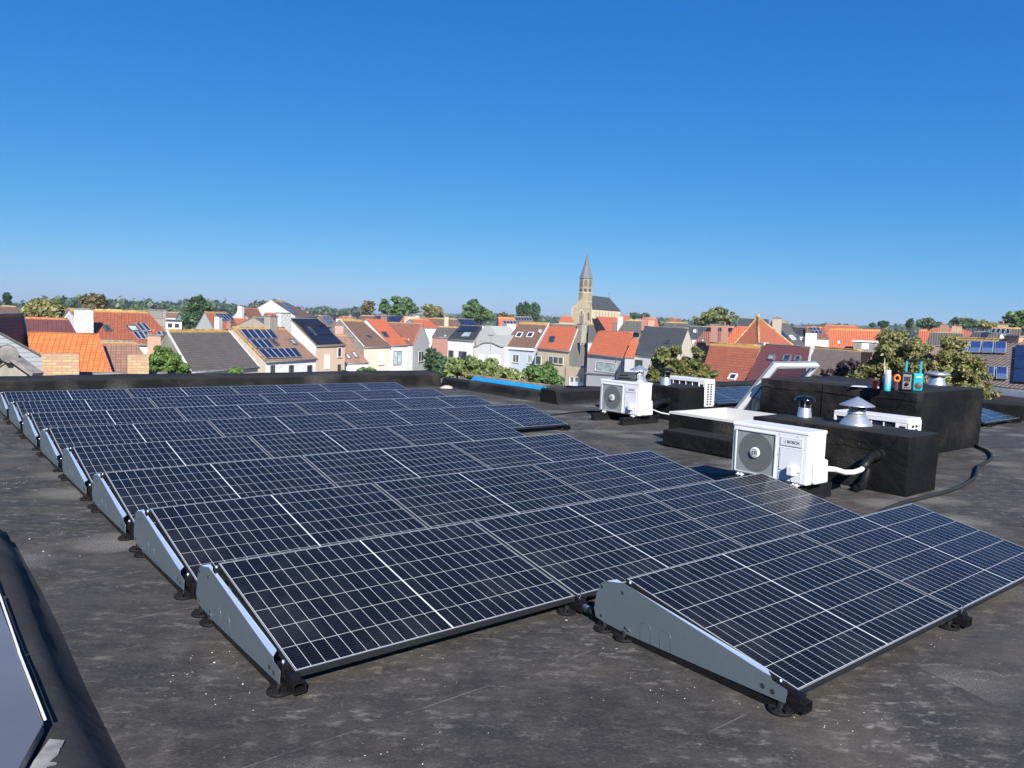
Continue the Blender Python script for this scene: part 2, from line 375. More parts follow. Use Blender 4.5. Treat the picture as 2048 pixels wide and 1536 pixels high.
M['w_orangeb'] = bricks('orange_brown_brick', (.42, .20, .12), (.32, .16, .11), (.36, .3, .25))
M['w_slate'] = bricks('white_slate_cladding', (.51, .515, .50), (.45, .455, .445), (.29, .295, .29), .5, .5, .045, rot=(0, 0, R(45)))
M['w_siding'] = bricks('white_board_siding', (.57, .57, .585), (.55, .55, .565), (.36, .37, .39), 9., .26, .03)
M['w_yellow'] = bricks('yellow_brick', (.50, .33, .14), (.36, .17, .085), (.24, .20, .16), .215, .072, .016, co='UV')
M['w_ochre'] = bricks('ochre_stone', (.29, .24, .155), (.235, .195, .125), (.16, .13, .085), .7, .4, .03)
M['w_ochre2'] = bricks('yellow_stone', (.66, .53, .33), (.58, .465, .285), (.45, .36, .23), .6, .3, .02)
M['stone'] = plain('pale_stone', (.36, .31, .22), .85, 0, .2, 2)
M['woodedge'] = plain('raw_timber', (.30, .17, .09), .8, 0, .3, 5)
M['bluefoil'] = plain('blue_insulation', (.012, .20, .42), .5, 0, .15, 3)
M['glass'] = None
def clearglass():
    m, nt, N, L, b = newmat('clear_pane')
    tr = N.new('ShaderNodeBsdfTransparent'); tr.inputs[0].default_value = (.80, .87, .93, 1)
    gl = N.new('ShaderNodeBsdfGlossy'); gl.inputs['Roughness'].default_value = .02; gl.inputs[0].default_value = (.9, .95, 1, 1)
    fr = N.new('ShaderNodeFresnel'); fr.inputs[0].default_value = 1.6
    mx = N.new('ShaderNodeMixShader'); g = N.new('ShaderNodeNewGeometry'); L.new(math_(nt, 'MULTIPLY', math_(nt, 'ADD', fr.outputs[0], .10), math_(nt, 'SUBTRACT', 1.0, g.outputs['Backfacing'])), mx.inputs[0]); L.new(tr.outputs[0], mx.inputs[1]); L.new(gl.outputs[0], mx.inputs[2])
    L.new(mx.outputs[0], N['Material Output'].inputs[0]); return m
M['glass'] = clearglass()
def leafmat(name, cols, rough=.55, trans=.35):
    m, nt, N, L, b = newmat(name)
    g = N.new('ShaderNodeNewGeometry'); rp = N.new('ShaderNodeValToRGB'); L.new(g.outputs['Random Per Island'], rp.inputs[0])
    e = rp.color_ramp.elements; e[0].color = (*cols[0], 1); e[1].color = (*cols[-1], 1)
    for i, c in enumerate(cols[1:-1], 1):
        x = e.new(i / (len(cols) - 1)); x.color = (*c, 1)
    cl = ramp(nt, noise(nt, .9, 3, coord(nt)), .35, .65, (.75,) * 3, (1.2,) * 3)
    mu = N.new('ShaderNodeMix'); mu.data_type = 'RGBA'; mu.blend_type = 'MULTIPLY'; mu.inputs[0].default_value = 1
    L.new(rp.outputs[0], mu.inputs[6]); L.new(cl, mu.inputs[7])
    L.new(mu.outputs[2], b.inputs['Base Color']); b.inputs['Roughness'].default_value = rough
    tl = N.new('ShaderNodeBsdfTranslucent'); L.new(mu.outputs[2], tl.inputs[0])
    mx = N.new('ShaderNodeMixShader'); mx.inputs[0].default_value = trans; L.new(b.outputs[0], mx.inputs[1]); L.new(tl.outputs[0], mx.inputs[2])
    L.new(mx.outputs[0], N['Material Output'].inputs[0]); return m
M['l_green'] = leafmat('green_leaves', [(.0508, .1087, .0261), (.0870, .1668, .0435), (.1232, .2030, .0580)])
M['l_dark'] = leafmat('dark_green_leaves', [(.0325, .0715, .0260), (.0520, .1040, .0390), (.0715, .1300, .0520)])
M['l_olive'] = leafmat('olive_leaves', [(.1137, .1381, .0325), (.1787, .1869, .0569), (.2600, .2438, .0813), (.3250, .2925, .1463)])
M['l_mixed'] = leafmat('mixed_autumn_leaves', [(.0607, .1013, .0243), (.1080, .1485, .0405), (.1755, .1890, .0607), (.2565, .1620, .0607)])
M['l_brown'] = leafmat('bronze_leaves', [(.1080, .0810, .0405), (.1485, .1215, .0540), (.1215, .1350, .0540)])
M['l_willow'] = leafmat('pale_willow_leaves', [(.1125, .1438, .0375), (.1625, .1875, .0562), (.2125, .2250, .0750)])
M['l_purple'] = leafmat('purple_leaves', [(.03, .02, .025), (.05, .03, .035), (.075, .05, .05)])
M['l_flower'] = leafmat('light_green_leaves', [(.0768, .1248, .0240), (.1248, .1824, .0384), (.1824, .2304, .0672), (.1632, .2112, .0576), (.4320, .4416, .3456)])
M['l_bush'] = leafmat('bush_leaves', [(.0725, .1450, .0261), (.1160, .2030, .0435), (.1595, .2465, .0580)])
M['l_far'] = leafmat('distant_leaves', [(.0450, .0825, .0330), (.0675, .1125, .0450), (.0900, .1350, .0525)])
M['birch'] = plain('pale_birch_bark', (.42, .39, .33), .8, 0, .35, 5, .2)
M['kerbwhite'] = plain('kerb_white', (.46, .455, .45), .5, 0, .04, 2)
M['bark'] = plain('bark', (.10, .08, .06), .9, 0, .3, 6, .2, .4, 15)
#@@SETTING
# ================================================================ the setting
def ground():
    m, nt, N, L, b = newmat('fields_and_streets'); co = coord(nt)
    vo = N.new('ShaderNodeTexVoronoi'); vo.inputs['Scale'].default_value = .0045; L.new(co, vo.inputs['Vector'])
    sc = N.new('ShaderNodeSeparateColor'); L.new(vo.outputs['Color'], sc.inputs[0])
    c = ramp(nt, sc.outputs[0], .1, .9, (.07, .11, .03), (.17, .17, .07))
    c = mixc(nt, ramp(nt, noise(nt, .03, 6, co), .4, .6), c, (.10, .12, .05))
    ln = N.new('ShaderNodeVectorMath'); ln.operation = 'LENGTH'; L.new(co, ln.inputs[0])
    c = mixc(nt, ramp(nt, math_(nt, 'DIVIDE', ln.outputs['Value'], 400.), .9, 1.0), mixc(nt, noise(nt, .4, 4, co), (.10, .10, .095), (.16, .15, .13)), c)
    L.new(c, b.inputs['Base Color']); b.inputs['Roughness'].default_value = .95
    mb = MB(); n = 96; rs = [0, 60, 200, 600, 2000, 6000, 16000]
    for i in range(len(rs) - 1):
        for k in range(n):
            a, c2 = 2 * math.pi * k / n, 2 * math.pi * (k + 1) / n
            P = lambda r, t: (r * math.cos(t), r * math.sin(t), GZ)
            if i == 0: mb.face([P(0, 0), P(rs[1], a), P(rs[1], c2)])
            else: mb.face([P(rs[i], a), P(rs[i + 1], a), P(rs[i + 1], c2), P(rs[i], c2)])
    tag(mb.build('ground', m), kind='structure')
ground()
# flat roof outline (the street side on the far side is stepped)
OUT = [(-2.6, -4.5), (17.4, -4.5), (17.4, 10.4), (9.35, 10.4), (9.35, 14.5), (-2.6, 14.5)]
def flat_roof():
    bm = bmesh.new(); vs_ = [bm.verts.new((x, y, 0)) for x, y in OUT]; f = bm.faces.new(vs_)
    bmesh.ops.triangulate(bm, faces=[f]); bmesh.ops.subdivide_edges(bm, edges=bm.edges[:], cuts=6, use_grid_fill=True)
    me = bpy.data.meshes.new('flat_roof'); bm.to_mesh(me); bm.free(); me.materials.append(M['roof'])
    o = bpy.data.objects.new('flat_roof', me); COL.objects.link(o); tag(o, kind='structure')
    mb = MB()
    for i in range(len(OUT)):
        a, c = OUT[i], OUT[(i + 1) % len(OUT)]; L_ = math.hypot(c[0] - a[0], c[1] - a[1])
        mb.face([(*a, GZ), (*c, GZ), (*c, -.004), (*a, -.004)], 0, [(0, 0), (L_, 0), (L_, -GZ), (0, -GZ)])
    tag(mb.build('building', M['w_brown']), 'brick block below the black flat roof', 'building')
flat_roof()
def sweep(name, path, prof, mat, wob=.0, seed=1, step=.25, side=1):
    """upstand: profile (outward, z) carried along a straight or bent line; membrane is never quite even"""
    rng = random.Random(seed); mb = MB(); pts = []
    for i in range(len(path) - 1):
        a, b = Vector((*path[i], 0)), Vector((*path[i + 1], 0)); n = max(1, int((b - a).length / step))
        for k in range(n + (i == len(path) - 2)): pts.append(a + (b - a) * (k / n))
    rings = []
    for i, p in enumerate(pts):
        d = (pts[min(i + 1, len(pts) - 1)] - pts[max(i - 1, 0)]).normalized(); nrm = Vector((-d.y, d.x, 0)) * side
        t = i * step
        rings.append([p + nrm * (o + wob * .5 * math.sin(t * 2.1 + j * 1.7 + seed)) + Vector((0, 0, z + (wob * (.6 * math.sin(t * 1.3 + seed) + rng.uniform(-.4, .4)) if j > 1 and z > 0 else 0))) for j, (o, z) in enumerate(prof)])
    for i in range(len(rings) - 1):
        for j in range(len(prof) - 1): mb.face([rings[i][j], rings[i + 1][j], rings[i + 1][j + 1], rings[i][j + 1]], 0, None, True)
    mb.face(rings[0][::-1]); mb.face(rings[-1])
    return mb.build(name, mat)
PRO = [(-.10, .0), (-.03, .03), (.0, .10), (.015, .24), (.035, .285), (.08, .305), (.30, .325), (.52, .345), (.56, .32), (.56, -.5)]
tag(sweep('parapet', [(-2.6, 13.86), (9.0, 13.86)], PRO, M['epdm'], .012, 2), 'long straight black parapet behind the farthest panel row', 'parapet')
def side_parapet():
    e = empty('parapet', (9.0, 13.8, 0), 'sagging black parapet with a strip of blue insulation laid bare', 'parapet')
    P2 = [(-.10, .0), (-.03, .03), (.0, .09), (.02, .17), (.06, .205), (.18, .215), (.24, .20), (.24, -.3)]
    o = sweep('upstand', [(9.02, 13.85), (9.05, 9.95)], P2, M['epdm'], .012, 5); o.parent = e; o.matrix_parent_inverse = Matrix.Translation((-9, -13.8, 0))
    mb = MB()
    for k in range(14):
        y0 = 13.05 - k * .18; z = .20 + .012 * math.sin(k * .9)
        mb.face([(9.30, y0, z), (9.30, y0 - .18, .20 + .012 * math.sin((k + 1) * .9)), (9.40, y0 - .18, .29), (9.40, y0, .29)])
    mb.box(9.40, 9.46, 10.5, 13.05, -.2, .285)
    q = mb.build('insulation_strip', M['bluefoil']); q.parent = e; q.matrix_parent_inverse = Matrix.Translation((-9, -13.8, 0))
    mb = MB(); mb.box(9.43, 9.56, 10.1, 13.6, .29, .315); q = mb.build('timber_edge', M['woodedge']); q.parent = e; q.matrix_parent_inverse = Matrix.Translation((-9, -13.8, 0))
    mb = MB(); mb.prism([(9.02, 10.35, .0), (9.62, 10.55, .0), (9.62, 10.45, .33), (9.32, 10.3, .33), (9.05, 10.2, .2)], (.0, -.42, -.02))
    q = mb.build('corner_fold', M['epdm2'], bevel=.03); q.parent = e; q.matrix_parent_inverse = Matrix.Translation((-9, -13.8, 0))
side_parapet()
PR3 = [(-.10, .0), (-.03, .03), (.0, .09), (.02, .22), (.06, .255), (.3, .275), (.42, .285), (.46, .26), (.46, -.3)]
tag(sweep('parapet', [(9.0, 9.68), (17.2, 9.86)], PR3, M['epdm'], .012, 8), 'low black parapet passing behind the white heat pump units', 'parapet')
tag(sweep('parapet', [(16.45, 9.8), (16.45, -4.5)], [(-.06, 0), (0, .04), (.01, .27), (.04, .31), (.3, .335), (.44, .34), (.48, .3), (.48, -.3)], M['epdm'], .008, 11), 'black parapet along the right end of the roof behind a panel', 'parapet')
def roof_hatch():
    """upstand with a sheet lid at the left edge of the roof"""
    e = empty('rooflight', (-1.2, 2.6, 0), 'low rooflight with pale sheet lid and black upstand at the left roof edge', 'rooflight')
    inv = Matrix.Translation((1.2, -2.6, 0))
    def add(mb, n, m, **k):
        o = mb.build(n, m, **k); o.parent = e; o.matrix_parent_inverse = inv; return o
    pr = [(-.03, .0), (-.005, .012), (.03, .046), (.072, .098), (.10, .126), (.145, .148), (.20, .156), (.26, .158), (.32, .1)]
    o = sweep('upstand', [(-.74, -1.2), (-.735, .4), (-.745, 1.9), (-.735, 3.2), (-.735, 4.45)], pr, M['epdm2'], .012, 3, .18); o.parent = e; o.matrix_parent_inverse = inv
    mb = MB(); mb.prism([(-.735, 4.40, .0), (-.725, 4.60, .0), (-.80, 4.66, .10), (-.93, 4.60, .155), (-.95, 4.40, .16)], (-.06, 0, .01)); add(mb, 'end_fold', M['epdm'], bevel=.02)
    mb = MB(); mb.prism([(-.968, 4.3, .162), (-.957, 1.285, .162), (-1.06, 1.02, .162), (-1.40, .45, .162), (-2.5, .3, .162), (-2.5, 4.3, .162)], (0, 0, .042)); add(mb, 'lid', M['lid'], bevel=.004)
    mb = MB()
    for a, c in (((-.962, 4.3, .207), (-.958, 2.8, .207)), ((-.952, 2.76, .205), (-.955, 1.98, .205)), ((-.957, 1.96, .208), (-.951, 1.30, .207))): mb.bar(a, c, .008, .006)
    add(mb, 'edge_trim', M['pvc'])
    rng = random.Random(4); mb = MB(); n = 22
    for k in range(n):
        f0, f1 = k / n, (k + 1) / n; P = lambda f, w: Vector((-.945 - .44 * f, 1.25 - .76 * f - .10 * f * (1 - f), .158)) + Vector((.05, -.04, -.004)) * w
        mb.face([P(f0, 0), P(f1, 0), P(f1, rng.uniform(.75, 1.3)), P(f0, rng.uniform(.75, 1.3))])
    add(mb, 'torn_flashing', M['stonegrey'], weld=False)
    mb = MB(); mb.prism([(-.80, -.9, .0), (-.84, 1.05, .0), (-.97, 1.17, .0), (-2.5, .1, 0), (-2.5, -.9, 0)], (0, 0, .146)); add(mb, 'front_upstand', M['epdm2'], bevel=.05)
M['stonegrey'] = plain('torn_grey_flashing', (.19, .185, .18), .7, 0, .5, 9)
m_, nt_, N_, L_, b_ = newmat('dusty_sheet')
L_.new(ramp(nt_, noise(nt_, 1.1, 6, coord(nt_)), .3, .75, (.085, .09, .105), (.125, .128, .145)), b_.inputs['Base Color']); b_.inputs['Roughness'].default_value = .30
M['lid'] = m_
roof_hatch()

# ================================================================ solar panels on the roof
PW, PH, GAP, PITCH, SHX, TILT = 1.664, 1.038, .02, 1.3733, -.0076, R(11.08)
ct, st = math.cos(TILT), math.sin(TILT)
def S(x, t, d=0): return Vector((x, t * ct - d * st, .1 + t * st + d * ct))   # x along, t up the slope, d above the glass
def make_panel():
    e = empty('solar_panel')
    mb = MB(); T = .035; w = .011
    for x0, x1, t0, t1 in ((0, PW, 0, w), (0, PW, PH - w, PH), (0, w, w, PH - w), (PW - w, PW, w, PH - w)):
        q = [S(x0, t0, -T), S(x1, t0, -T), S(x1, t1, -T), S(x0, t1, -T), S(x0, t0, -.0015), S(x1, t0, -.0015), S(x1, t1, -.0015), S(x0, t1, -.0015)]
        for k in ((0, 3, 2, 1), (4, 5, 6, 7), (0, 1, 5, 4), (2, 3, 7, 6), (0, 4, 7, 3), (1, 2, 6, 5)): mb.face([q[i] for i in k])
    # thin line of the extrusion's lower lip, seen on the low edge
    mb.bar(S(0, -.004, -T * .72), S(PW, -.004, -T * .72), .006, .004)
    mb.build('frame', M['frame'], e)
    mb = MB(); w2 = .0042
    for x0, x1, t0, t1 in ((0, PW, 0, w2), (0, PW, PH - w2, PH), (0, w2, w2, PH - w2), (PW - w2, PW, w2, PH - w2)):
        mb.face([S(x0, t0, .002), S(x1, t0, .002), S(x1, t1, .002), S(x0, t1, .002)])
    mb.build('frame_lip', M['rim'], e)
    mb = MB(); a = .008
    mb.face([S(a, a, .0006), S(PW - a, a, .0006), S(PW - a, PH - a, .0006), S(a, PH - a, .0006)], 0, [(a, a), (PW - a, a), (PW - a, PH - a), (a, PH - a)])
    mb.face([S(a, a, -.006), S(a, PH - a, -.006), S(PW - a, PH - a, -.006), S(PW - a, a, -.006)], 1)
    mb.build('glass', [M['cell'], M['frame']], e, weld=False)
    return e
ORD = ['nearest', 'second', 'third', 'fourth', 'fifth', 'sixth', 'seventh', 'eighth', 'farthest']
POS4 = ['leftmost', 'second from the left', 'third from the left', 'rightmost']
POS3 = ['leftmost', 'middle', 'rightmost']
rows = {0: [1, 2], 1: [0, 1, 2], 2: [0, 1, 2], 3: [0, 1, 2], 4: [0, 1, 2], 5: [0, 1, 2, 3], 6: [0, 1, 2, 3], 7: [0, 1, 2, 3], 8: [0, 1, 2, 3]}
GP = 'solar panels in rows on the flat roof'
proto = None
def put_panel(x, y, lab, rz=0):
    global proto
    if proto is None: proto = make_panel(); o = proto
    else: o = copy_tree(proto)
    o.location = (x, y, 0); o.rotation_euler.z = rz; tag(o, lab, 'solar panel', GP); return o
for r_, cols in rows.items():
    for i, c in enumerate(cols):
        where = ('left one' if i == 0 else 'right one') + ' of the two' if len(cols) == 2 else (POS3 if len(cols) == 3 else POS4)[i]
        put_panel(c * (PW + GAP) + SHX * r_, r_ * PITCH, 'tilted black-framed solar panel, %s in the %s row' % (where, ORD[r_]) + ('' if r_ in (0, 8) else ' from the camera'))
put_panel(11.85, 7.9, 'solar panel behind the pierced white unit, left of the roof window'); put_panel(13.53, 7.9, 'solar panel half hidden by the white opened roof window')
put_panel(14.20, 3.75, 'lone solar panel at the right roof edge beyond the large black block')
# ---------------------------------------------------------------- end plates, rails and feet
def foot_bits(mb, x, y):
    mb.lathe([(.0, .012), (.05, .012), (.052, .0)], (x, y, 0), 20)
    mb.lathe([(.047, .0165), (.052, .017), (.056, .012), (.056, .004), (.05, .003)], (x, y, 0), 20)
    for k in range(6):
        t = k * math.pi / 3; mb.bar((x, y, .02), (x + .05 * math.cos(t), y + .05 * math.sin(t), .018), .007, .012)
    mb.lathe([(.0, .045), (.013, .045), (.02, .01)], (x, y, 0), 10)
def square_tube(mb, a, b, w, h, t=.006):
    a = Vector(a); b = Vector(b); d = (b - a).normalized(); sx = d.cross(Vector((0, 0, 1))).normalized(); uz = Vector((0, 0, 1))
    def ring(p, ww, hh):
        o = []; c = min(ww, hh) * .22
        for qx, qz in ((-ww, -hh + c), (-ww + c, -hh), (ww - c, -hh), (ww, -hh + c), (ww, hh - c), (ww - c, hh), (-ww + c, hh), (-ww, hh - c)): o.append(p + sx * qx + uz * qz)
        return o
    o0, o1, i0, i1 = ring(a, w / 2, h / 2), ring(b, w / 2, h / 2), ring(a, w / 2 - t, h / 2 - t), ring(b, w / 2 - t, h / 2 - t)
    for k in range(8):
        k2 = (k + 1) % 8
        mb.face([o0[k], o0[k2], o1[k2], o1[k]]); mb.face([i0[k], i1[k], i1[k2], i0[k2]]); mb.face([o0[k], i0[k], i0[k2], o0[k2]]); mb.face([o1[k], o1[k2], i1[k2], i1[k]])
PLX = -.062
def make_plate():
    e = empty('end_plate')
    P = [(.025, .05), (.50, .042), (.93, .036), (1.10, .044), (1.172, .056), (1.186, .10), (1.172, .19), (1.142, .252), (1.108, .272), (1.01, .292), (.985, .299), (.10, .1385), (.094, .126), (.022, .112), (.018, .10)]
    mb = MB(); mb.prism([(PLX, y, z) for y, z in P], (.003, 0, 0)); mb.build('plate', M['galv'], e)
    mb = MB(); mb.prism([(PLX + .0032, 1.10, .2735), (PLX + .034, 1.06, .287), (PLX + .034, .14, .148), (PLX + .0032, .102, .141)], (0, -.0005, .003)); mb.build('flange', M['flange'], e)
    mb = MB(); mb.box(-.056, -.026, .02, 1.16, .004, .036); mb.build('plate_shadow', M['black'], e)  # black strip standing in for the shadow line under the plate
    mb = MB()
    for y, z in ((1.135, .235), (.985, .245), (1.13, .075), (.955, .065)):
        for k in range(3):
            t = k * math.pi / 3 + .3; mb.bar((PLX - .001, y - .010 * math.cos(t), z - .010 * math.sin(t)), (PLX - .001, y + .010 * math.cos(t), z + .010 * math.sin(t)), .003, .0025)
    for y, z in ((.135, .085), (.085, .078)):
        for k in range(3):
            t = k * math.pi / 3 + .2; mb.bar((PLX - .001, y - .012 * math.cos(t), z - .012 * math.sin(t)), (PLX - .001, y + .012 * math.cos(t), z + .012 * math.sin(t)), .004, .004)
    mb.build('punched_stars', M['holes'], e)
    for y0 in (.85, .72):                     # pressed arch lines
        mb = MB(); hh = .095; z0 = .042
        pts = [(PLX - .001, y0, z0), (PLX - .001, y0, z0 + hh * .75)] + [(PLX - .001, y0 - .034 + .034 * math.cos(t), z0 + hh * .75 + .026 * math.sin(t)) for t in (R(20), R(50), R(90), R(130), R(160))] + [(PLX - .001, y0 - .068, z0 + hh * .75), (PLX - .001, y0 - .068, z0)]
        mb.tube(pts, .0011, 5); mb.build('pressed_arch', M['galv'], e)
    for y in (1.108, .965, .05):
        mb = MB(); foot_bits(mb, -.055 if y > .5 else -.05, y); mb.build('foot', M['rubber'], e)
    mb = MB(); mb.box(PLX - .008, PLX - .002, .918, .932, .06, .070); mb.build('bolt', M['bolt'], e)
    mb = MB(); square_tube(mb, (-.0, .20, .045), (-.0, -.05, .045), .062, .05); mb.box(-.03, .012, -.03, .09, .0705, .094); mb.bar((-.03, .14, .03), (-.03, -.02, .03), .004, .03)
    mb.build('end_shoe', M['black'], e)
    for t in (PH - .05, .075):                 # panel clamps top and bottom, with bright bolts
        p = S(-.022, t, 0); mb = MB(); mb.box(p.x - .016, p.x + .020, p.y - .022, p.y + .022, p.z - .055, p.z + .004); mb.build('clamp', M['black'], e, bevel=.003)
        mb = MB(); mb.lathe([(0, .012), (.007, .012), (.008, .0), (.008, -.02)], (p.x - .002, p.y, p.z + .004), 8); mb.build('clamp_bolt', M['bolt'], e)
    mb = MB(); mb.tube([(-.012, 1.08, .055), (-.012, PITCH - .06, .05)], .021, 12); mb.build('tie_tube', M['galv2'], e)
    mb = MB(); mb.tube([(-.012, PITCH - .135, .051), (-.012, PITCH - .105, .051)], .026, 12); mb.box(-.036, .012, PITCH - .20, PITCH - .14, .02, .08); mb.build('tube_collar', M['black'], e, bevel=.004)
    return e
pl = None
GPL = 'galvanised end plates of the panel rows'
def put_plate(x, y, lab):
    global pl
    if pl is None: pl = make_plate(); o = pl
    else: o = copy_tree(pl)
    o.location = (x, y, 0); tag(o, lab, 'end plate', GPL)
put_plate(PW + GAP, 0, 'galvanised end plate of the short nearest row of two panels')
for r_ in range(1, 9): put_plate(SHX * r_, r_ * PITCH, 'galvanised end plate at the left end of the %s panel row' % ORD[r_])
put_plate(11.85, 7.9, 'grey end plate beside the pierced white unit near the far parapet')
def make_shoe():
    e = empty('support_foot'); mb = MB(); square_tube(mb, (0, .3, .045), (0, -.055, .045), .062, .05); mb.box(-.03, .03, -.03, .10, .0705, .086); mb.build('shoe', M['black'], e)
    mb = MB(); foot_bits(mb, -.06, .03); mb.build('foot', M['rubber'], e)
    mb = MB(); mb.bar((.0, -.006, .085), (.012, -.012, .128), .005, .004); mb.build('clip', M['bolt'], e); return e
sh = make_shoe(); sh.location = (2 * (PW + GAP), 0, 0); tag(sh, 'black support foot under the joint of the two nearest panels', 'support foot', 'black support feet of the panel rows')
for x, y, lab in ((4 * (PW + GAP) - .02 + SHX * 5, 5 * PITCH, 'black support foot at the right end of the sixth panel row'), (15.86, 3.75, 'black support foot at the tip of the lone right panel'),
                  (PW + GAP, PITCH, 'black support foot under the panel left of the nearest plate'), (14.55, 3.75, 'black support foot under the lone right panel by the block')):
    o = copy_tree(sh); o.location = (x, y, 0); tag(o, lab)
# ================================================================ heat pumps
def text_mesh(txt, size, ext=.0008):
    cu = bpy.data.curves.new('t', 'FONT'); cu.body = txt; cu.size = size; cu.extrude = ext; cu.align_x = 'CENTER'; cu.align_y = 'CENTER'; cu.offset = .0005
    o = bpy.data.objects.new('t', cu); COL.objects.link(o); bpy.context.view_layer.update()
    me = bpy.data.meshes.new_from_object(o.evaluated_get(bpy.context.evaluated_depsgraph_get())); bpy.data.objects.remove(o); return me
def lettering(name, txt, size, parent, loc, mat, rot=(R(90), 0, R(-90)), stretch=1.):
    me = text_mesh(txt, size); me.materials.clear(); me.materials.append(mat)
    o = bpy.data.objects.new(name, me); COL.objects.link(o); o.parent = parent; o.location = loc; o.rotation_euler = rot; o.scale = (stretch, 1, 1); return o
def emblem(mb, c, r, m=0):
    """ring with a double-anchor armature sign, on a face looking along -x"""
    x, y, z = c
    ring = lambda q, w: mb.tube([(x, y + q * math.cos(t), z + q * math.sin(t)) for t in (k * math.pi / 14 for k in range(29))], w, 5, m, False)
    ring(r * .70, r * .05)
    for s_ in (-1, 1):
        mb.tube([(x, y + s_ * r * .46 * math.cos(t) , z + r * .46 * math.sin(t)) for t in (R(-62), R(-35), R(0), R(35), R(62))], r * .045, 5, m)
        mb.bar((x, y + s_ * r * .20, z - r * .46), (x, y + s_ * r * .20, z + r * .46), r * .08, r * .08, (1, 0, 0), m)
        mb.bar((x, y - r * .2, z + s_ * r * .19), (x, y + r * .2, z + s_ * r * .19), r * .08, r * .08, (1, 0, 0), m)
def grille_mat():
    m, nt, N, L, b = newmat('fan_grille'); co = coord(nt, 'UV')
    br = N.new('ShaderNodeTexBrick'); L.new(co, br.inputs[0]); br.inputs['Scale'].default_value = 1; br.inputs['Brick Width'].default_value = .034; br.inputs['Row Height'].default_value = .0125; br.inputs['Mortar Size'].default_value = .0031; br.inputs['Mortar Smooth'].default_value = .15
    vm = N.new('ShaderNodeVectorMath'); vm.operation = 'LENGTH'; L.new(co, vm.inputs[0])
    ins = math_(nt, 'LESS_THAN', vm.outputs['Value'], .196)
    slot = mixc(nt, ins, (.12, .14, .15), (.004, .0045, .005))  # shade of the slots put into the colour, deepest inside the fan circle
    L.new(mixc(nt, br.outputs[1], slot, mixc(nt, ins, (.25, .27, .275), (.155, .168, .172))), b.inputs['Base Color']); b.inputs['Roughness'].default_value = .45
    bump(nt, b, br.outputs[1], .6, .006); return m
M['grille'] = grille_mat()
def pump_front(loc, D, W, Z0, Z1, label):
    """outdoor unit: front looks towards -x, service side towards -y"""
    e = empty('heat_pump', (loc[0], loc[1], 0), label, 'heat pump', 'white outdoor heat pump units')
    H = Z1 - Z0
    mb = MB(); mb.box(0, D, 0, W, Z0, Z1); mb.build('casing', M['white'], e, bevel=.014)
    # stepped top band and front face pressing
    mb = MB(); mb.box(-.006, D + .006, -.006, W + .006, Z1 - .035, Z1 + .004); mb.build('top_lid', M['white'], e, bevel=.012)
    gy0, gy1, gz0, gz1 = W * .40, W * .945, Z0 + H * .035, Z1 - H * .115
    cy, cz = (gy0 + gy1) / 2, (gz0 + gz1) / 2
    mb = MB(); mb.face([(-.004, gy0, gz0), (-.004, gy0, gz1), (-.004, gy1, gz1), (-.004, gy1, gz0)], 0, [(gy0 - cy, gz0 - cz), (gy0 - cy, gz1 - cz), (gy1 - cy, gz1 - cz), (gy1 - cy, gz0 - cz)])
    g = mb.build('fan_grille', M['grille'], e, weld=False)
    mb = MB(); t = .011
    for a in ((gy0, gy1, gz1 - t, gz1), (gy0, gy1, gz0, gz0 + t), (gy0, gy0 + t, gz0 + t, gz1 - t), (gy1 - t, gy1, gz0 + t, gz1 - t)): mb.box(-.016, .0, *a)
    mb.build('grille_frame', M['greyplas'], e, bevel=.004)
    mb = MB(); hr = .052
    n = 28; ring = lambda q, x: [(x, cy + q * math.cos(2 * math.pi * k / n), cz + q * math.sin(2 * math.pi * k / n)) for k in range(n)]
    mb.face(ring(hr * .9, -.026)); r1, r0_, r2 = ring(hr * .9, -.026), ring(hr, -.02), ring(hr * 1.02, -.004)
    for A, B in ((r1, r0_), (r0_, r2)):
        for k in range(n): mb.face([A[k], A[(k + 1) % n], B[(k + 1) % n], B[k]])
    hub = mb.build('hub', M['offwhite'], e)
    mb = MB(); emblem(mb, (-.0275, cy, cz), hr); mb.build('emblem', M['ink'], hub)
    # badge panel, service door
    for nm, y0, y1, z0, z1, mt in (('badge_panel', W * .075, W * .345, Z1 - H * .30, Z1 - H * .155, 'badge'), ('service_door', W * .07, W * .345, Z0 + H * .225, Z1 - H * .345, 'badge'), ('lower_door', W * .07, W * .345, Z0 + H * .035, Z0 + H * .19, 'badge')):
        mb = MB(); mb.box(-.007, 0, y0, y1, z0, z1); q = mb.build(nm, M[mt], e, bevel=.003)
        mb = MB()
        for a, b in (((y0, z0), (y1, z0)), ((y1, z0), (y1, z1)), ((y1, z1), (y0, z1)), ((y0, z1), (y0, z0))): mb.bar((-.0072, *a), (-.0072, *b), .0022, .0022, (1, 0, 0))
        mb.build('door_groove', M['greyplas'], q)
        if nm == 'badge_panel':
            lettering('lettering', 'BOSCH', .040, q, (-.0085, (y0 + y1) / 2 - .022, (z0 + z1) / 2), M['ink'], stretch=1.0)
            mb = MB(); emblem(mb, (-.008, y1 - .05, (z0 + z1) / 2), .024); mb.build('emblem', M['greyplas'], q)
    by = W * .165; bz = Z0 + H * .25
    mb = MB(); mb.box(-.075, 0, by - .035, by + .035, bz - .045, bz + .05); mb.build('cable_box', M['offwhite'], e, bevel=.01)
    mb = MB(); mb.tube([(-.06, by, bz - .045), (-.062, by - .005, bz - .08), (-.05, by - .02, Z0 + .01), (-.03, by - .03, Z0 - .02), (.02, by - .02, Z0 - .03)], .0035, 6); mb.build('cable', M['black'], e)
    # service side: handle recess and valve cover
    mb = MB(); h2 = Z0 + H * .43
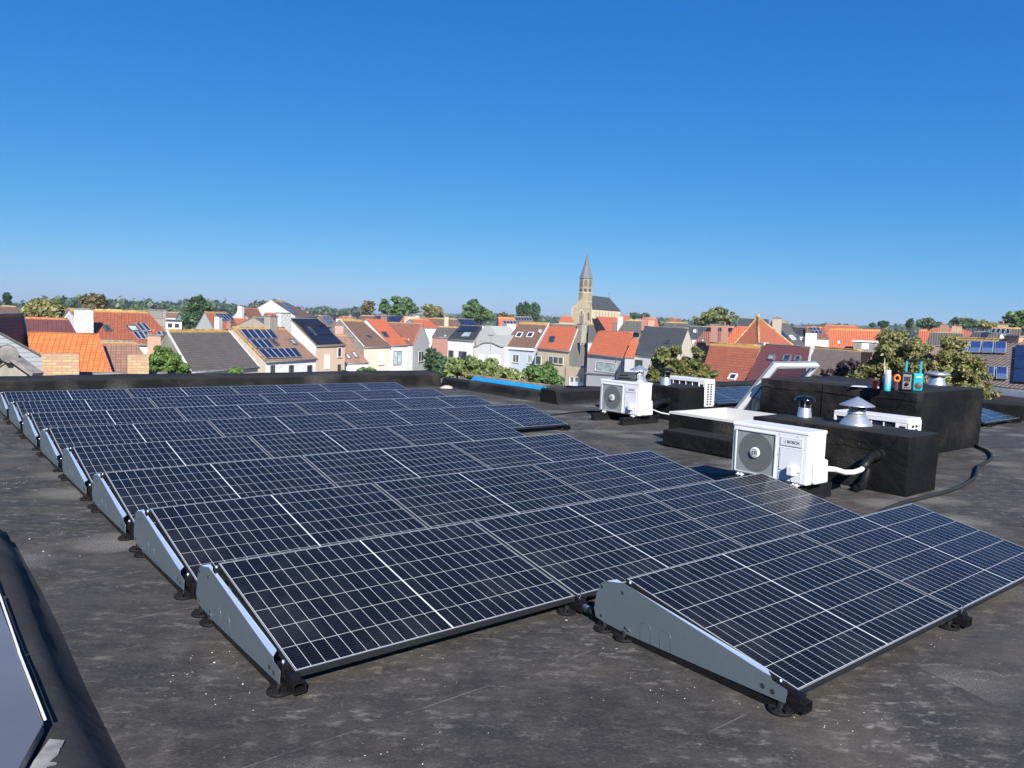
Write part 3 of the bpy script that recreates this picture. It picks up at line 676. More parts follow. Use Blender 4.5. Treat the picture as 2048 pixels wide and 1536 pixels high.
    mb.prism([(D * .26, 0, Z0 + .01), (D * .26, 0, h2), (D * .95, 0, h2 + .02), (D * 1.02, 0, Z0 + .01)], (0, -.045, 0)); mb.build('valve_cover', M['white'], e, bevel=.018)
    mb = MB(); mb.box(D * .18, D * .92, -.010, 0, h2 + .04, Z1 - .06); q = mb.build('side_panel', M['white'], e, bevel=.005)
    mb = MB(); mb.box(D * .48, D * .80, -.0125, -.0104, Z1 - H * .19, Z1 - H * .14); mb.build('handle', M['offwhite'], q, bevel=.004)
    mb = MB()
    for y, z in ((W * .91, Z1 - .055), (W * .37, Z1 - .055), (W * .14, Z1 - .055), (W * .375, (Z0 + Z1) / 2)):
        mb.tube([(-.004, y, z), (0.0, y, z)], .005, 8)
    mb.build('screw', M['zinc'], e)
    for y in (W * .86, W * .13):
        mb = MB()
        for o in (-.02, .02): mb.tube([(-.015, y + o, Z0 - .03), (-.015, y + o, Z0 + .005)], .012, 8); mb.tube([(D * .85, y + o, Z0 - .03), (D * .85, y + o, Z0 + .005)], .012, 8)
        mb.box(-.03, D + .03, y - .035, y + .035, Z0 - .016, Z0 - .006)
        mb.build('mounting_bracket', M['white'], e)
        mb = MB(); x0, x1 = -.33, D + .34; zt = Z0 - .03
        pr = [(-.045, 0), (.045, 0), (.036, .05), (.042, zt), (.018, zt), (.014, zt - .012), (-.014, zt - .012), (-.018, zt), (-.042, zt), (-.036, .05)]
        mb.prism([(x0 + .05, y + a, b) for a, b in pr], (x1 - x0 - .1, 0, 0)); mb.build('rubber_beam', M['rubber'], e)
    return e
P2 = pump_front((5.385, 2.143), .319, .842, .182, .694, 'large white heat pump beside the nearer black block')
pump_front((8.20, 6.785), .31, .90, .150, .692, 'white heat pump with a black radio on its lid')
def pump_back(loc, D, W, Z0, Z1, label):
    """the same kind of unit seen from its coil side (-x) and its pierced end (-y)"""
    e = empty('heat_pump', (loc[0], loc[1], 0), label, 'heat pump', 'white outdoor heat pump units')
    mb = MB(); t = .025
    mb.box(.03, D, .002, W - .002, Z0, Z1 - .003); mb.build('coil', M['coil'], e)
    mb = MB(); mb.box(0, D + .005, 0, W, Z1 - .06, Z1); mb.box(0, D, W - t, W, Z0, Z1 - .06); mb.box(.0, .05, 0, .16 * W, Z0, Z0 + .05); mb.box(0, D, 0, W, Z0 - .002, Z0 + .03)
    mb.box(D - .02, D + .004, 0, W, Z0, Z1 - .06)
    mb.build('casing', M['white'], e, bevel=.006)
    mb = MB(); n = 5
    for k in range(n + 1):
        y = .15 * W + (W * .83) * k / n; mb.box(.012, .024, y - .006, y + .006, Z0 + .03, Z1 - .06)
    for k in range(1, 4): z = Z0 + (Z1 - Z0 - .09) * k / 4 + .03; mb.box(.013, .023, .16 * W, W - t, z - .003, z + .003)
    mb.box(0, .03, .125 * W, .155 * W, Z0 + .03, Z1 - .06)
    mb.build('coil_guard', M['white'], e)
    # pierced end plate: dark squares set proud, standing in for the shade inside its holes
    mb = MB(); mb.box(.002, D + .003, -.012, .0015, Z0 + .02, Z1 - .03); pe = mb.build('pierced_end', M['white'], e, bevel=.004)
    mb = MB(); hz = (Z1 - .07 - Z0 - .03) / 9
    for k in range(9):
        z = Z0 + .035 + hz * k
        for x in (.075, .165): mb.box(x, x + .06, -.0135, -.0115, z, z + hz * .66)
        if k > 5: mb.box(.25, .275, -.0135, -.0115, z, z + hz * .5) if k == 8 else None
    mb.build('opening_shade', M['holes'], pe, weld=False)
    mb = MB(); mb.box(.003, .028, .01, .125 * W, Z0 + .05, Z1 - .061); q = mb.build('side_post', M['white'], e)
    mb = MB()
    for k in range(6): z = Z1 - .115 - k * .07; mb.box(.0, .004, .025, .095 * W + .01, z - .022, z + .022)
    mb.build('opening_shade', M['holes'], q)
    for y in (.15, W - .15):
        mb = MB(); mb.box(-.25, D + .2, y - .045, y + .045, 0, Z0 - .008); mb.build('rubber_beam', M['rubber'], e, bevel=.01)
    return e
pump_back((7.71, 2.27), .325, .895, .18, .69, 'white heat pump between the nearer black block and the tall one')
pump_back((10.31, 7.09), .30, .915, .18, .69, 'white heat pump with pierced end behind the farther black block')
# ================================================================ black roof blocks, vents
def block(x0, x1, y0, y1, z, label, seams, seed, bevel=.018):
    """timber kerb wrapped in membrane; the wrap bags and folds a little"""
    e = empty('roof_block', (x0, y0, 0), label, 'roof block', 'black membrane-wrapped blocks')
    bm = bmesh.new(); bmesh.ops.create_cube(bm, size=1)
    for v in bm.verts: v.co = Vector(((v.co.x + .5) * (x1 - x0), (v.co.y + .5) * (y1 - y0), (v.co.z + .5) * z))
    bmesh.ops.bevel(bm, geom=bm.edges[:], offset=bevel, segments=2, affect='EDGES', profile=.6)
    bmesh.ops.subdivide_edges(bm, edges=bm.edges[:], cuts=5, use_grid_fill=True)
    bm.normal_update(); rng = random.Random(seed); ph = [rng.uniform(0, 6) for _ in range(6)]
    for v in bm.verts:
        a = .0035 * (math.sin(7 * v.co.x + ph[0] + 3 * v.co.z) + math.sin(9 * v.co.y + ph[1] - 5 * v.co.z) + math.sin(13 * v.co.z + ph[2] + 4 * v.co.y))
        v.co += v.normal * a
    for f in bm.faces: f.smooth = True
    me = bpy.data.meshes.new('membrane_wrap'); bm.to_mesh(me); bm.free(); me.materials.append(M['epdm'])
    o = bpy.data.objects.new('membrane_wrap', me); COL.objects.link(o); o.parent = e
    mb = MB(); W, L_ = x1 - x0, y1 - y0; rg = random.Random(seed)
    for zz in seams:                           # lap of the top sheet, wavering
        n = 18; wv = [.010 * math.sin(k * .8 + seed) + rg.uniform(-.006, .006) for k in range(n + 1)]
        for k in range(n):
            mb.face([(-.006, L_ * k / n, zz + wv[k]), (-.006, L_ * (k + 1) / n, zz + wv[k + 1]), (-.001, L_ * (k + 1) / n, zz + wv[k + 1] + .05), (-.001, L_ * k / n, zz + wv[k] + .05)])
            mb.face([(-.006, L_ * k / n, zz + wv[k]), (-.006, L_ * (k + 1) / n, zz + wv[k + 1]), (.004, L_ * (k + 1) / n, zz + wv[k + 1] - .001), (.004, L_ * k / n, zz + wv[k] - .001)])
        mb.bar((0, -.003, zz), (W, -.003, zz + .01), .006, .004)
    for k in range(2):                         # a dog-ear fold and a vertical lap
        y = L_ * (.06 + .5 * k); mb.bar((-.004, y, z * .98), (-.004, y + .10 * (1 - k), z * (.72 - .7 * k)), .008, .012, (1, 0, 0))
    mb.build('lap_seam', M['epdm'], e); return e
block(6.665, 7.35, 1.775, 3.62, .618, 'low black block carrying a cone vent and a domed vent', (.43,), 3)
block(9.25, 9.95, 6.80, 8.55, .59, 'small black block behind the heat pump with the radio', (.36,), 7)
block(9.29, 11.5, 2.86, 5.25, .886, 'tall black block carrying a turquoise radio and bottles', (.76,), 12)
def kerb():
    e = empty('skylight_kerb', (6.9, 4.3, 0), 'open white skylight kerb on a stepped black base', 'skylight kerb')
    def add(mb, n, m, **k): o = mb.build(n, m, **k); o.parent = e; o.matrix_parent_inverse = Matrix.Translation((-6.9, -4.3, 0)); return o
    mb = MB(); mb.box(6.89, 7.29, 4.05, 5.17, 0, .235); add(mb, 'base_step', M['epdm'], bevel=.03)
    x0, x1, y0, y1, t = 7.30, 8.62, 4.30, 5.40, .05
    for nm, z0, z1, mt, g in (('wrapped_wall', .0, .405, 'epdm', 0), ('white_rim', .405, .435, 'kerbwhite', .004)):
        mb = MB(); mb.box(x0 - g, x1 + g, y0 - g, y0 + t, z0, z1); mb.box(x0 - g, x1 + g, y1 - t, y1 + g, z0, z1); mb.box(x0 - g, x0 + t, y0 + t, y1 - t, z0, z1); mb.box(x1 - t, x1 + g, y0 + t, y1 - t, z0, z1)
        add(mb, nm, M[mt], weld=False)
    mb = MB(); i = t + .002
    for a, b in (((x0 + i, y0 + i), (x1 - i, y0 + i)), ((x1 - i, y0 + i), (x1 - i, y1 - i)), ((x1 - i, y1 - i), (x0 + i, y1 - i)), ((x0 + i, y1 - i), (x0 + i, y0 + i))):
        mb.face([(*a, -.3), (*b, -.3), (*b, .434), (*a, .434)])
    mb.face([(x0 + i, y0 + i, .015), (x1 - i, y0 + i, .015), (x1 - i, y1 - i, .015), (x0 + i, y1 - i, .015)])
    add(mb, 'white_lining', M['kerbwhite'], weld=False)
kerb()
def sash():
    """roof window sash lifted off its kerb, leaning on the tall block"""
    e = empty('roof_window', (9.45, 5.97, 0), 'white roof window sash leaning against the tall black block', 'roof window')
    a = math.atan2(1.10, .87); W, L_ = 1.27, 1.40
    Mx = Matrix.Rotation(math.pi - a, 4, 'X')      # local y runs up the slope towards -y
    e.rotation_euler = (math.pi - a, 0, 0)
    t = .055
    mb = MB(); mb.box(0, t, 0, L_, -.05, .03); mb.box(W - t, W, 0, L_, -.05, .03); mb.box(t, W - t, 0, t, -.05, .03); mb.box(t, W - t, L_ - t, L_, -.05, .03); mb.build('frame', M['white'], e, bevel=.008)
    mb = MB(); mb.box(-.004, .02, .0, L_, -.085, -.052); mb.box(W - .02, W + .004, 0, L_, -.085, -.052); mb.box(.02, W - .02, L_ - .02, L_ + .004, -.085, -.052); mb.build('drip_edge', M['galv2'], e)
    mb = MB(); mb.box(t - .004, W - t + .004, t - .004, L_ - t + .004, -.016, -.006); mb.build('pane', M['glass'], e)
    return e
sash()
def cone_vent(x, y, z, s, label, mat='galv2'):
    e = empty('cone_vent', (x, y, z), label, 'roof vent', 'metal roof vents'); M_ = M[mat]
    mb = MB(); mb.lathe([(.205 * s, .0), (.205 * s, .012 * s), (.19 * s, .03 * s), (.12 * s, .125 * s), (.105 * s, .14 * s)], n=36); mb.build('flared_base', M_, e)
    mb = MB(); mb.lathe([(.105 * s, .13 * s), (.115 * s, .15 * s), (.115 * s, .175 * s), (.10 * s, .185 * s), (.10 * s, .20 * s), (.09 * s, .20 * s), (.085 * s, .10 * s), (0, .10 * s)], n=32); mb.build('collar', M_, e)
    mb = MB()
    for k in range(3):
        t = .6 + k * 2 * math.pi / 3; mb.bar((.10 * s * math.cos(t), .10 * s * math.sin(t), .17 * s), (.135 * s * math.cos(t), .135 * s * math.sin(t), .265 * s), .022 * s, .004, (math.cos(t), math.sin(t), 0))
    mb.build('strut', M_, e)
    mb = MB(); mb.lathe([(0, .375 * s), (.012 * s, .37 * s), (.216 * s, .262 * s), (.222 * s, .254 * s), (.216 * s, .252 * s), (.0, .35 * s)], n=36); mb.build('cone_cap', M_, e)
cone_vent(7.12, 2.58, .618, .85, 'shiny cone-capped vent at the front of the low black block')
cone_vent(9.62, 8.08, .59, .82, 'cone-capped vent peeping over the heat pump with the radio')
def dome_vent(x, y, z, s, label, cap):
    e = empty('domed_vent', (x, y, z), label, 'roof vent', 'metal roof vents')
    mb = MB(); mb.lathe([(.088 * s, .0), (.086 * s, .01), (.074 * s, .115 * s), (.07 * s, .12 * s), (.066 * s, .06 * s), (0, .06 * s)], n=28); mb.build('pipe', M['galv2'], e)
    mb = MB(); mb.lathe([(.06 * s, .05 * s), (.06 * s, .23 * s)], n=20); mb.build('inner_tube', M['black'], e)
    mb = MB()
    for k in range(4): t = .5 + k * math.pi / 2; mb.bar((.068 * s * math.cos(t), .068 * s * math.sin(t), .09 * s), (.068 * s * math.cos(t), .068 * s * math.sin(t), .225 * s), .012 * s, .003, (math.cos(t), math.sin(t), 0))
    mb.build('strut', M['galv2'], e)
    mb = MB(); mb.lathe([(0, .268 * s), (.06 * s, .262 * s), (.105 * s, .243 * s), (.128 * s, .215 * s), (.125 * s, .205 * s), (.1 * s, .212 * s), (0, .222 * s)], n=32); mb.build('domed_cap', cap, e)
M['darkmetal'] = plain('dark_polished_metal', (.045, .047, .05), .18, .9, .1)
dome_vent(7.20, 3.26, .618, .96, 'dark-domed round vent behind the cone vent on the low block', M['darkmetal'])
dome_vent(9.55, 7.37, .59, 1.12, 'black-capped round vent on the small block behind the radio', M['black'])
def rain_vent(x, y, z):
    e = empty('roof_vent', (x, y, z), 'flat-capped bright metal vent at the back of the tall block', 'roof vent', 'metal roof vents')
    e.scale = (.83, .83, .83)
    mb = MB(); mb.lathe([(.165, 0), (.15, .02), (.132, .10), (.135, .14), (.125, .145), (0, .10)], n=32); mb.build('pipe', M['galv2'], e)
    mb = MB(); mb.lathe([(.12, .14), (.12, .18)], n=24); mb.build('mesh_ring', M['black'], e)
    mb = MB(); mb.lathe([(.15, .168), (.19, .178), (.225, .20), (.205, .228), (.13, .245), (0, .248)], n=36); mb.lathe([(.15, .168), (0, .172)], n=36); mb.build('cap', M['galv2'], e)
rain_vent(11.36, 3.48, .886)
# ---------------------------------------------------------------- things lying about
def turq_radio():
    e = empty('site_radio', (9.43, 3.02, .887), 'turquoise and black site radio standing on the tall block', 'radio', rz=R(-62)); e.scale = (.92, .92, .92)
    tq = plain('turquoise_plastic', (.0, .27, .36), .4, 0, .06); gr = plain('radio_grey', (.16, .165, .17), .45, 0, .1)
    # local: x right, y away from camera
    mb = MB(); mb.box(-.14, .155, .03, .20, .0, .27); mb.build('body', tq, e, bevel=.03)
    mb = MB(); mb.box(-.155, .03, -.03, .06, .0, .285); mb.build('bumper', M['black'], e, bevel=.02)
    mb = MB(); mb.box(-.122, -.005, -.045, -.028, .025, .245); mb.build('control_panel', gr, e, bevel=.02)
    mb = MB(); mb.box(-.104, -.022, -.049, -.0455, .145, .215); mb.build('display', M['glassdark'], e)
    mb = MB(); mb.lathe([(0, .02), (.026, .02), (.028, 0)], n=20); k = mb.build('dial', M['black'], e); k.rotation_euler = (R(90), 0, 0); k.location = (-.062, -.045, .105)
    mb = MB()
    for x in (-.09, -.062, -.034): mb.box(x - .009, x + .009, -.049, -.0455, .045, .058)
    mb.build('button', M['black'], e)
    mb = MB(); mb.lathe([(0, .006), (.045, .006), (.05, .0)], n=24); k = mb.build('speaker', plain('speaker_rim', (.06, .045, .045), .6, 0, .2), e); k.rotation_euler = (R(90), 0, 0); k.location = (.095, .03, .085)
    for x in (-.075, .115):
        mb = MB(); mb.bar((x, .09, .26), (x, .09, .46), .03, .03, (0, 1, 0)); mb.build('handle_post', tq, e, bevel=.008)
    mb = MB(); mb.box(-.09, .13, .07, .11, .44, .475); mb.build('handle', M['black'], e, bevel=.01)
    mb = MB(); mb.box(.06, .13, .0285, .0295, .205, .225); mb.build('label_strip', plain('lime_label', (.45, .60, .05), .5, 0, .05), e)
turq_radio()
def bottle():
    e = empty('water_bottle', (9.06, 3.17, .887), 'tall bottle fading from violet to turquoise beside the site radio', 'bottle')
    e.scale = (.84, .84, .82)
    m, nt, N, L, b = newmat('two_tone_bottle'); s = N.new('ShaderNodeSeparateXYZ'); L.new(coord(nt), s.inputs[0])
    L.new(ramp(nt, s.outputs[2], .05, .27, (.03, .36, .36), (.36, .30, .62)), b.inputs['Base Color']); b.inputs['Roughness'].default_value = .3
    mb = MB(); mb.lathe([(0, 0), (.05, 0), (.053, .01), (.053, .25), (.046, .28), (.042, .285)], n=24); mb.build('body', m, e)
    mb = MB(); mb.lathe([(.043, .282), (.044, .335), (.038, .343), (0, .343)], n=20); mb.build('cap', plain('lilac_cap', (.50, .46, .72), .4, 0, .05), e)
    mb = MB()
    for k in range(7): mb.bar((-.046, -.030, .06 + k * .028), (-.025, -.049, .06 + k * .028), .002, .006)
    mb.build('scale_marks', M['white'], e)
bottle()
def small_things():
    mb = MB(); mb.lathe([(0, 0), (.042, 0), (.048, .2), (.043, .21), (.02, .215), (0, .21)], n=20)
    o = mb.build('drinks_flask', M['black']); o.location = (9.22, 3.31, .887); o.scale = (.9, .9, .95); tag(o, 'black flask standing left of the two-colour bottle', 'flask')
    e = empty('plant_pot', (9.32, 3.46, .887), 'orange-red pot at the left end of the bottles', 'pot'); e.scale = (.75, .75, .8)
    mb = MB(); mb.lathe([(0, 0), (.042, 0), (.052, .13), (.056, .13), (.056, .145), (.048, .145), (.045, .02), (0, .02)], n=20); mb.build('pot', plain('terracotta_plastic', (.50, .085, .03), .5, 0, .08), e)
    mb = MB(); mb.lathe([(0, .2), (.02, .19), (.024, .14), (.03, .12)], n=12); mb.build('stub', plain('brown_stub', (.12, .06, .05), .7), e)
    e = empty('tape_dispenser', (9.33, 3.17, .887), 'orange and dark hand tool wedged between bottle and radio', 'hand tool', rz=R(25)); e.scale = (.62, .62, .85)
    mb = MB(); mb.box(-.03, .035, -.03, .03, 0, .15); mb.build('body', plain('dark_red_tool', (.08, .02, .018), .5), e, bevel=.01)
    mb = MB(); n = 20
    mb.tube([(0, .05 * math.cos(t) * 0 + .055 * math.cos(t), .195 + .05 * math.sin(t)) for t in (k * 2 * math.pi / n for k in range(n + 1))], .02, 8); mb.build('ring_handle', plain('orange_plastic', (.75, .16, .02), .4), e)
    mb = MB(); n = 8
    for k in range(n):
        x0, x1 = k / n, (k + 1) / n; h = lambda t: .004 + .02 * math.sin(t * 2.6)
        mb.face([(.0 + .16 * x0, .36 * 0 - .0, h(x0)), (.16 * x1, 0, h(x1)), (.16 * x1 - .10, .36, h(x1) * .6), (.16 * x0 - .10, .36, h(x0) * .6)], 0, None, True)
    o = mb.build('paper_sheet', M['white']); o.location = (9.33, 3.40, .889); tag(o, 'white sheet of paper lying on the tall block beside the pot', 'paper')
    e = empty('site_radio', (8.30, 7.20, .697), 'black site radio lying on the lid of the farther heat pump', 'radio', rz=R(-58))
    grey = plain('radio_charcoal', (.025, .032, .036), .45, 0, .15)
    mb = MB(); mb.prism([(-.17, .0, .03), (-.17, .015, .11), (-.17, .05, .15), (-.17, .12, .15), (-.17, .15, .11), (-.17, .15, .03), (-.17, .12, 0), (-.17, .03, 0)], (.34, 0, 0)); mb.build('body', grey, e, bevel=.012)
    mb = MB(); mb.box(-.13, .10, -.006, .012, .035, .058); mb.box(-.10, .05, -.004, .014, .085, .105); mb.build('speaker', M['black'], e, bevel=.004)
    for s_ in (-1, 1):
        mb = MB(); mb.box(s_ * .175 - .012, s_ * .175 + .012, .01, .14, .012, .14); mb.build('end_guard', M['rubber'], e, bevel=.012)
    mb = MB(); mb.box(.186, .19, .045, .09, .05, .12); mb.build('label', M['offwhite'], e)
    # backpack near the far panels
    e = empty('backpack', (11.35, 6.75, 0), 'slumped black bag on the roof beside the leaning roof window', 'bag', rz=R(30))
    bm = bmesh.new(); bmesh.ops.create_icosphere(bm, subdivisions=4, radius=1); rng = random.Random(4)
    for v in bm.verts:
        c = v.co; k = 1 + .10 * math.sin(5 * c.x + 2) * math.sin(6 * c.z) + .06 * math.sin(11 * c.y + 4 * c.x)
        v.co = Vector((c.x * .26 * k * (1 - .18 * c.z), c.y * .19 * k * (1 - .1 * c.z), max(0, .17 + c.z * .22 * k)))
    for f in bm.faces: f.smooth = True
    me = bpy.data.meshes.new('sack'); bm.to_mesh(me); bm.free(); me.materials.append(M['holes']); o = bpy.data.objects.new('sack', me); COL.objects.link(o); o.parent = e
    mb = MB()
    for s_ in (-.09, .09): mb.tube([(s_, -.14, .33), (s_ * 1.2, -.22, .25), (s_ * 1.1, -.215, .12), (s_, -.18, .03)], .014, 6)
    mb.build('strap', M['rubber'], e)
    mb = MB(); mb.tube([(-.05, 0, .37), (-.04, 0, .42), (.04, 0, .42), (.05, 0, .37)], .012, 6); mb.build('handle', M['rubber'], e)
    # cables and pipes
    pts = [(3.9, 1.25), (5.0, 1.42), (5.67, 1.55), (5.88, 1.59), (6.4, 1.63), (6.93, 1.62), (7.4, 1.63), (7.83, 1.68), (8.4, 1.78), (8.85, 1.92), (9.35, 2.08), (10.02, 2.19), (10.45, 2.32), (10.85, 2.5), (11.2, 2.75), (11.55, 2.95)]
    P = [Vector((x, y, .026)) for x, y in pts]; sm = []
    for i in range(len(P) - 1):
        p0, p1, p2, p3 = P[max(0, i - 1)], P[i], P[i + 1], P[min(len(P) - 1, i + 2)]
        for k in range(5):
            t = k / 5; sm.append(.5 * (2 * p1 + (p2 - p0) * t + (2 * p0 - 5 * p1 + 4 * p2 - p3) * t * t + (3 * p1 - 3 * p2 + p3 - p0) * t ** 3))
    mb = MB(); mb.tube(sm, .020, 10); tag(mb.build('cable', M['conduit']), 'thick black conduit snaking over the roof round the blocks', 'cable')
    mb = MB(); mb.tube([(6.9, 8.2, .012), (7.69, 8.31, .012), (8.13, 8.43, .012), (8.5, 8.47, .012), (9.2, 8.3, .03)], .011, 8); tag(mb.build('cable', M['black']), 'thin black cable running to the farther heat pump', 'cable')
    e = empty('pipe_run', (6.5, 2.1, .1), 'white insulated pipe entering a black elbow in the low block', 'pipe'); inv = Matrix.Translation((-6.5, -2.1, -.1))
    def add(mb, n, m):
        o = mb.build(n, m); o.parent = e; o.matrix_parent_inverse = inv
    mb = MB(); mb.tube([(5.66, 2.12, .33), (5.8, 2.085, .315), (5.95, 2.07, .275), (6.1, 2.06, .262), (6.25, 2.06, .27), (6.33, 2.06, .30)], .027, 10); add(mb, 'insulated_pipe', M['white'])
    mb = MB(); mb.tube([(6.29, 2.06, .285), (6.36, 2.06, .33), (6.42, 2.06, .375), (6.50, 2.06, .395), (6.67, 2.06, .40)], .046, 14); add(mb, 'elbow', M['black'])
    mb = MB(); mb.tube([(6.52, 2.06, .396), (6.535, 2.06, .397), (6.56, 2.06, .398)], [.05, .055, .05], 14); mb.tube([(6.62, 2.06, .4), (6.655, 2.06, .4)], .054, 14); add(mb, 'socket_ring', M['rubber'])
    e2 = empty('drain_pipe', (6.6, 2.2, .05), 'open black drain pipe end at the foot of the low block', 'pipe'); inv = Matrix.Translation((-6.6, -2.2, -.05)); e = e2
    mb = MB(); mb.tube([(6.72, 2.2, .25), (6.64, 2.19, .14), (6.55, 2.18, .06), (6.42, 2.17, .05)], .04, 14, 0, False); add(mb, 'pipe', M['black'])
    mb = MB(); mb.tube([(6.42, 2.17, .05), (6.43, 2.17, .05)], .044, 14, 0, False); mb.tube([(6.425, 2.17, .05), (6.6, 2.17, .05)], .034, 14); add(mb, 'rim', M['rubber'])
    e = empty('pipe_run', (9.1, 7.1, .2), 'black elbow pipe leaving the small block behind the radio', 'pipe'); inv = Matrix.Translation((-9.1, -7.1, -.2))
    mb = MB(); mb.tube([(8.62, 7.05, .20), (8.75, 7.05, .23), (8.9, 7.04, .30), (9.02, 7.02, .335), (9.27, 7.0, .34)], .05, 12); add(mb, 'elbow', M['black'])
    mb = MB(); mb.tube([(9.17, 7.0, .34), (9.2, 7.0, .34)], .058, 12); add(mb, 'socket_ring', M['rubber'])
    mb = MB(); mb.tube([(8.6, 6.85, .24), (8.7, 6.72, .19), (8.75, 6.2, .17), (8.7, 5.6, .16), (8.4, 5.42, .18)], .011, 8); add(mb, 'thin_pipe', M['offwhite'])
    # grit and scraps that lie on the membrane as solid crumbs
    mb = MB(); rng = random.Random(9); cl = [(rng.uniform(-.6, 4.5), rng.uniform(-.9, 1.0)) for _ in range(16)] + [(rng.uniform(-.65, -.1), rng.uniform(1, 8)) for _ in range(8)] + [(rng.uniform(5, 9), rng.uniform(-.5, 6)) for _ in range(10)]
    for k in range(650):
        c_ = cl[rng.randrange(len(cl))] if rng.random() < .75 else None; x, y = (rng.gauss(c_[0], .13), rng.gauss(c_[1], .10)) if c_ else (rng.uniform(-.6, 9), rng.uniform(-1.2, 9))
        if 0 < x < 5.2 and 1.0 < y < 9: 
            if rng.random() < .93: continue
        s_ = rng.uniform(.0012, .0038) * (2.0 if rng.random() < .06 else 1); a = rng.uniform(0, 6)
        v = [Vector((x + s_ * math.cos(a + t) * rng.uniform(.6, 1.4), y + s_ * math.sin(a + t) * rng.uniform(.5, 1.2), .001)) for t in (0, 1.6, 3.1, 4.7)]
        c = Vector((x, y, s_ * .9)); 
        for i in range(4): mb.face([v[i], v[(i + 1) % 4], c])
    o = mb.build('grit', plain('grit', (.50, .48, .43), .9, 0, .3, 30), weld=False); tag(o, 'pale grit scattered over the black flat roof', 'grit', kind='stuff')
    for k, (px, py, w) in enumerate(((893, 776, .15), (930, 762, .05))):
        p = onz(px, py, 0); mb = MB(); rng = random.Random(k)
        pr = [(0, .06), (.4 * w, .055), (.75 * w, .03), (w, 0)]; mb.lathe([(r_ * 1., z * (w / .15)) for r_, z in pr], n=9)
        for i, v in enumerate(mb.v): mb.v[i] = (v[0] * rng.uniform(.8, 1.3), v[1] * rng.uniform(.7, 1.1), v[2] * rng.uniform(.6, 1.2))
        o = mb.build('rubble', plain('mortar_rubble', (.42, .36, .28), .9, 0, .3, 20), weld=True); o.location = (p.x, p.y, 0); tag(o, ['mortar rubble lump at the corner of the far parapet', 'small mortar crumb by the sagging parapet'][k], 'rubble')
M['conduit'] = plain('ribbed_conduit', (.020, .020, .020), .5, 0, .15, 10, .2)
small_things()
